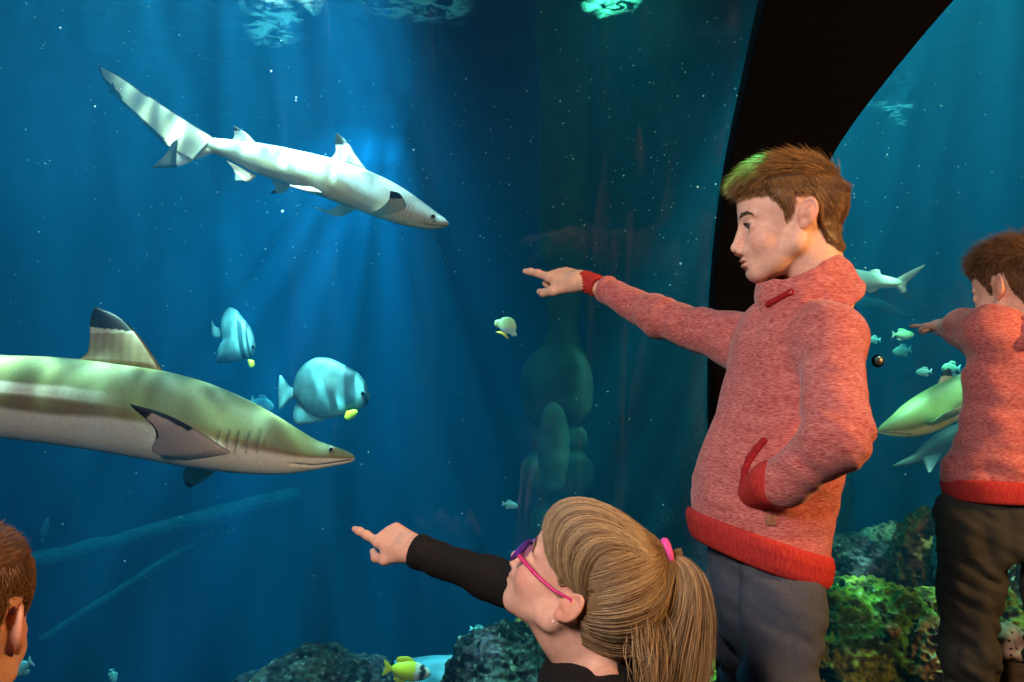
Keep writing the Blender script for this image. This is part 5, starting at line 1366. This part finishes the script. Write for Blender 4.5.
# ------------------------------------------------------------ toddler at the left edge
troot = empty('person', (-.57, .80, 0), 'small short-haired child in the bottom left corner, only ear and head edge showing', 'person', 'children at the tank')
T_ = Head(P(-59, 634, .80), frame(98, 0, 0), .95)
S = Sdf(.0020); T_.build(S); tn = T_.w((-.04, 0, -.12)); S.chain([T_.w((-.015, 0, -.02)), T_.w((-.028, 0, -.07)), tn], [.047, .038, .042], .02)
tb = tn + np.array([-.01, .0, -.18]); S.cone(tn, tb, .045, .07, .03)
tsl = tn + [-.10, 0, -.055]; tsr = tn + [.085, 0, -.055]
for a_ in (tsl, tsr): S.chain([tn + [0, 0, -.04], a_, a_ + [0, .0, -.14], a_ + [0, .08, -.24]], [.03, .026, .022, .016], .015)
V, F = S.mesh(); V = relax(V, F, 1, .4); C = T_.skin(V, (.80, .44, .30)); mesh_obj('body', V, F, M['skin'], troot, col=C); T_.eyes(troot); eyebrows(T_, troot, (.1, .05, .02), 60, tree_of(V, F))
short_hair(T_, V, F, troot, 9000, [(.16, .075, .03), (.34, .18, .08)], toplen=(.012, .02), sidelen=(.006, .010), cap=.003, messy=.2, rad=.0005, fringe=.2)
S = Sdf(.005); S.loft([tb[2] - .14, tb[2], tn[2] - .09, tn[2] - .045], [[tn[0], tn[1], 0]] * 4, [.082, .085, .08, .05], [.105, .108, .11, .07], math.radians(98), .02)
for a_ in (tsl, tsr): S.chain([a_, a_ + [0, .0, -.14], a_ + [0, .07, -.22]], [.04, .035, .028], .02)
V, F = S.mesh(); mesh_obj('shirt', V, F, M['trouser'], troot)
hz = tb[2] - .12
tro, V, F = trousers(troot, (tn[0], tn[1], hz), [([[tn[0] + s_, tn[1], hz - .05], [tn[0] + s_, tn[1], .25], [tn[0] + s_, tn[1], .07]], [.06, .048, .042]) for s_ in (-.05, .05)], M['trouser2'], (.075, .095), math.radians(98), 14, .006)
for s_ in (-.05, .05): shoe('shoe', troot, (tn[0] + s_, tn[1], 0), 95)

# ------------------------------------------------------------ dotted hat on a low wooden box behind the second boy
bxm = noisy(mat('brown_wood', rough=.7), 6, (.10, .05, .02), (.22, .12, .05), bump=.3, vec_scale=(1, 1, 8))
bc = P(1003, 700, 2.02 - .05); topz = P(1000, 658, 1.97)[2]
V, F = box((1.20, 1.975 + .0, topz / 2), (.11, .08, topz)); o = mesh_obj('wooden_box', V, F, bxm, smooth=False, origin=(1.20, 1.975, 0)); tag(o, 'brown wooden box behind the second boy\'s legs with a dotted hat on it', 'box')
md = o.modifiers.new('b', 'BEVEL'); md.width = .006; md.segments = 2
hm = mat('dotted_beige_cloth', (.62, .42, .26), .85, spec=.2); tc = N(hm, 'ShaderNodeTexCoord'); vo = N(hm, 'ShaderNodeTexVoronoi', Scale=62, Randomness=.25); L(hm, tc.outputs['Object'], vo.inputs['Vector'])
lt = N(hm, 'ShaderNodeMath', _operation='LESS_THAN'); lt.inputs[1].default_value = .20; L(hm, vo.outputs['Distance'], lt.inputs[0])
mxx = N(hm, 'ShaderNodeMixRGB'); L(hm, lt.outputs[0], mxx.inputs[0]); mxx.inputs[1].default_value = (.66, .44, .27, 1); mxx.inputs[2].default_value = (.05, .03, .02, 1); L(hm, mxx.outputs[0], B_(hm).inputs['Base Color'])
S = Sdf(.002); hc = P(1004, 640, 1.97)
S.ell(hc + [0, 0, .0], (.048, .040, .042), .01); S.ell(hc + [.012, -.01, -.022], (.050, .046, .020), .014); S.ell(hc + [-.012, -.012, .006], (.034, .034, .034), .012)
S.disp = lambda p: folds(p, 38, 4, .006, (1, 1, .5)); V, F = S.mesh(); V[:, 2] = np.maximum(V[:, 2], topz + .001)
tag(mesh_obj('sun_hat', V, F, hm, origin=hc - [0, 0, .04]), 'crumpled beige cloth hat with small dark dots on a brown box', 'hat')
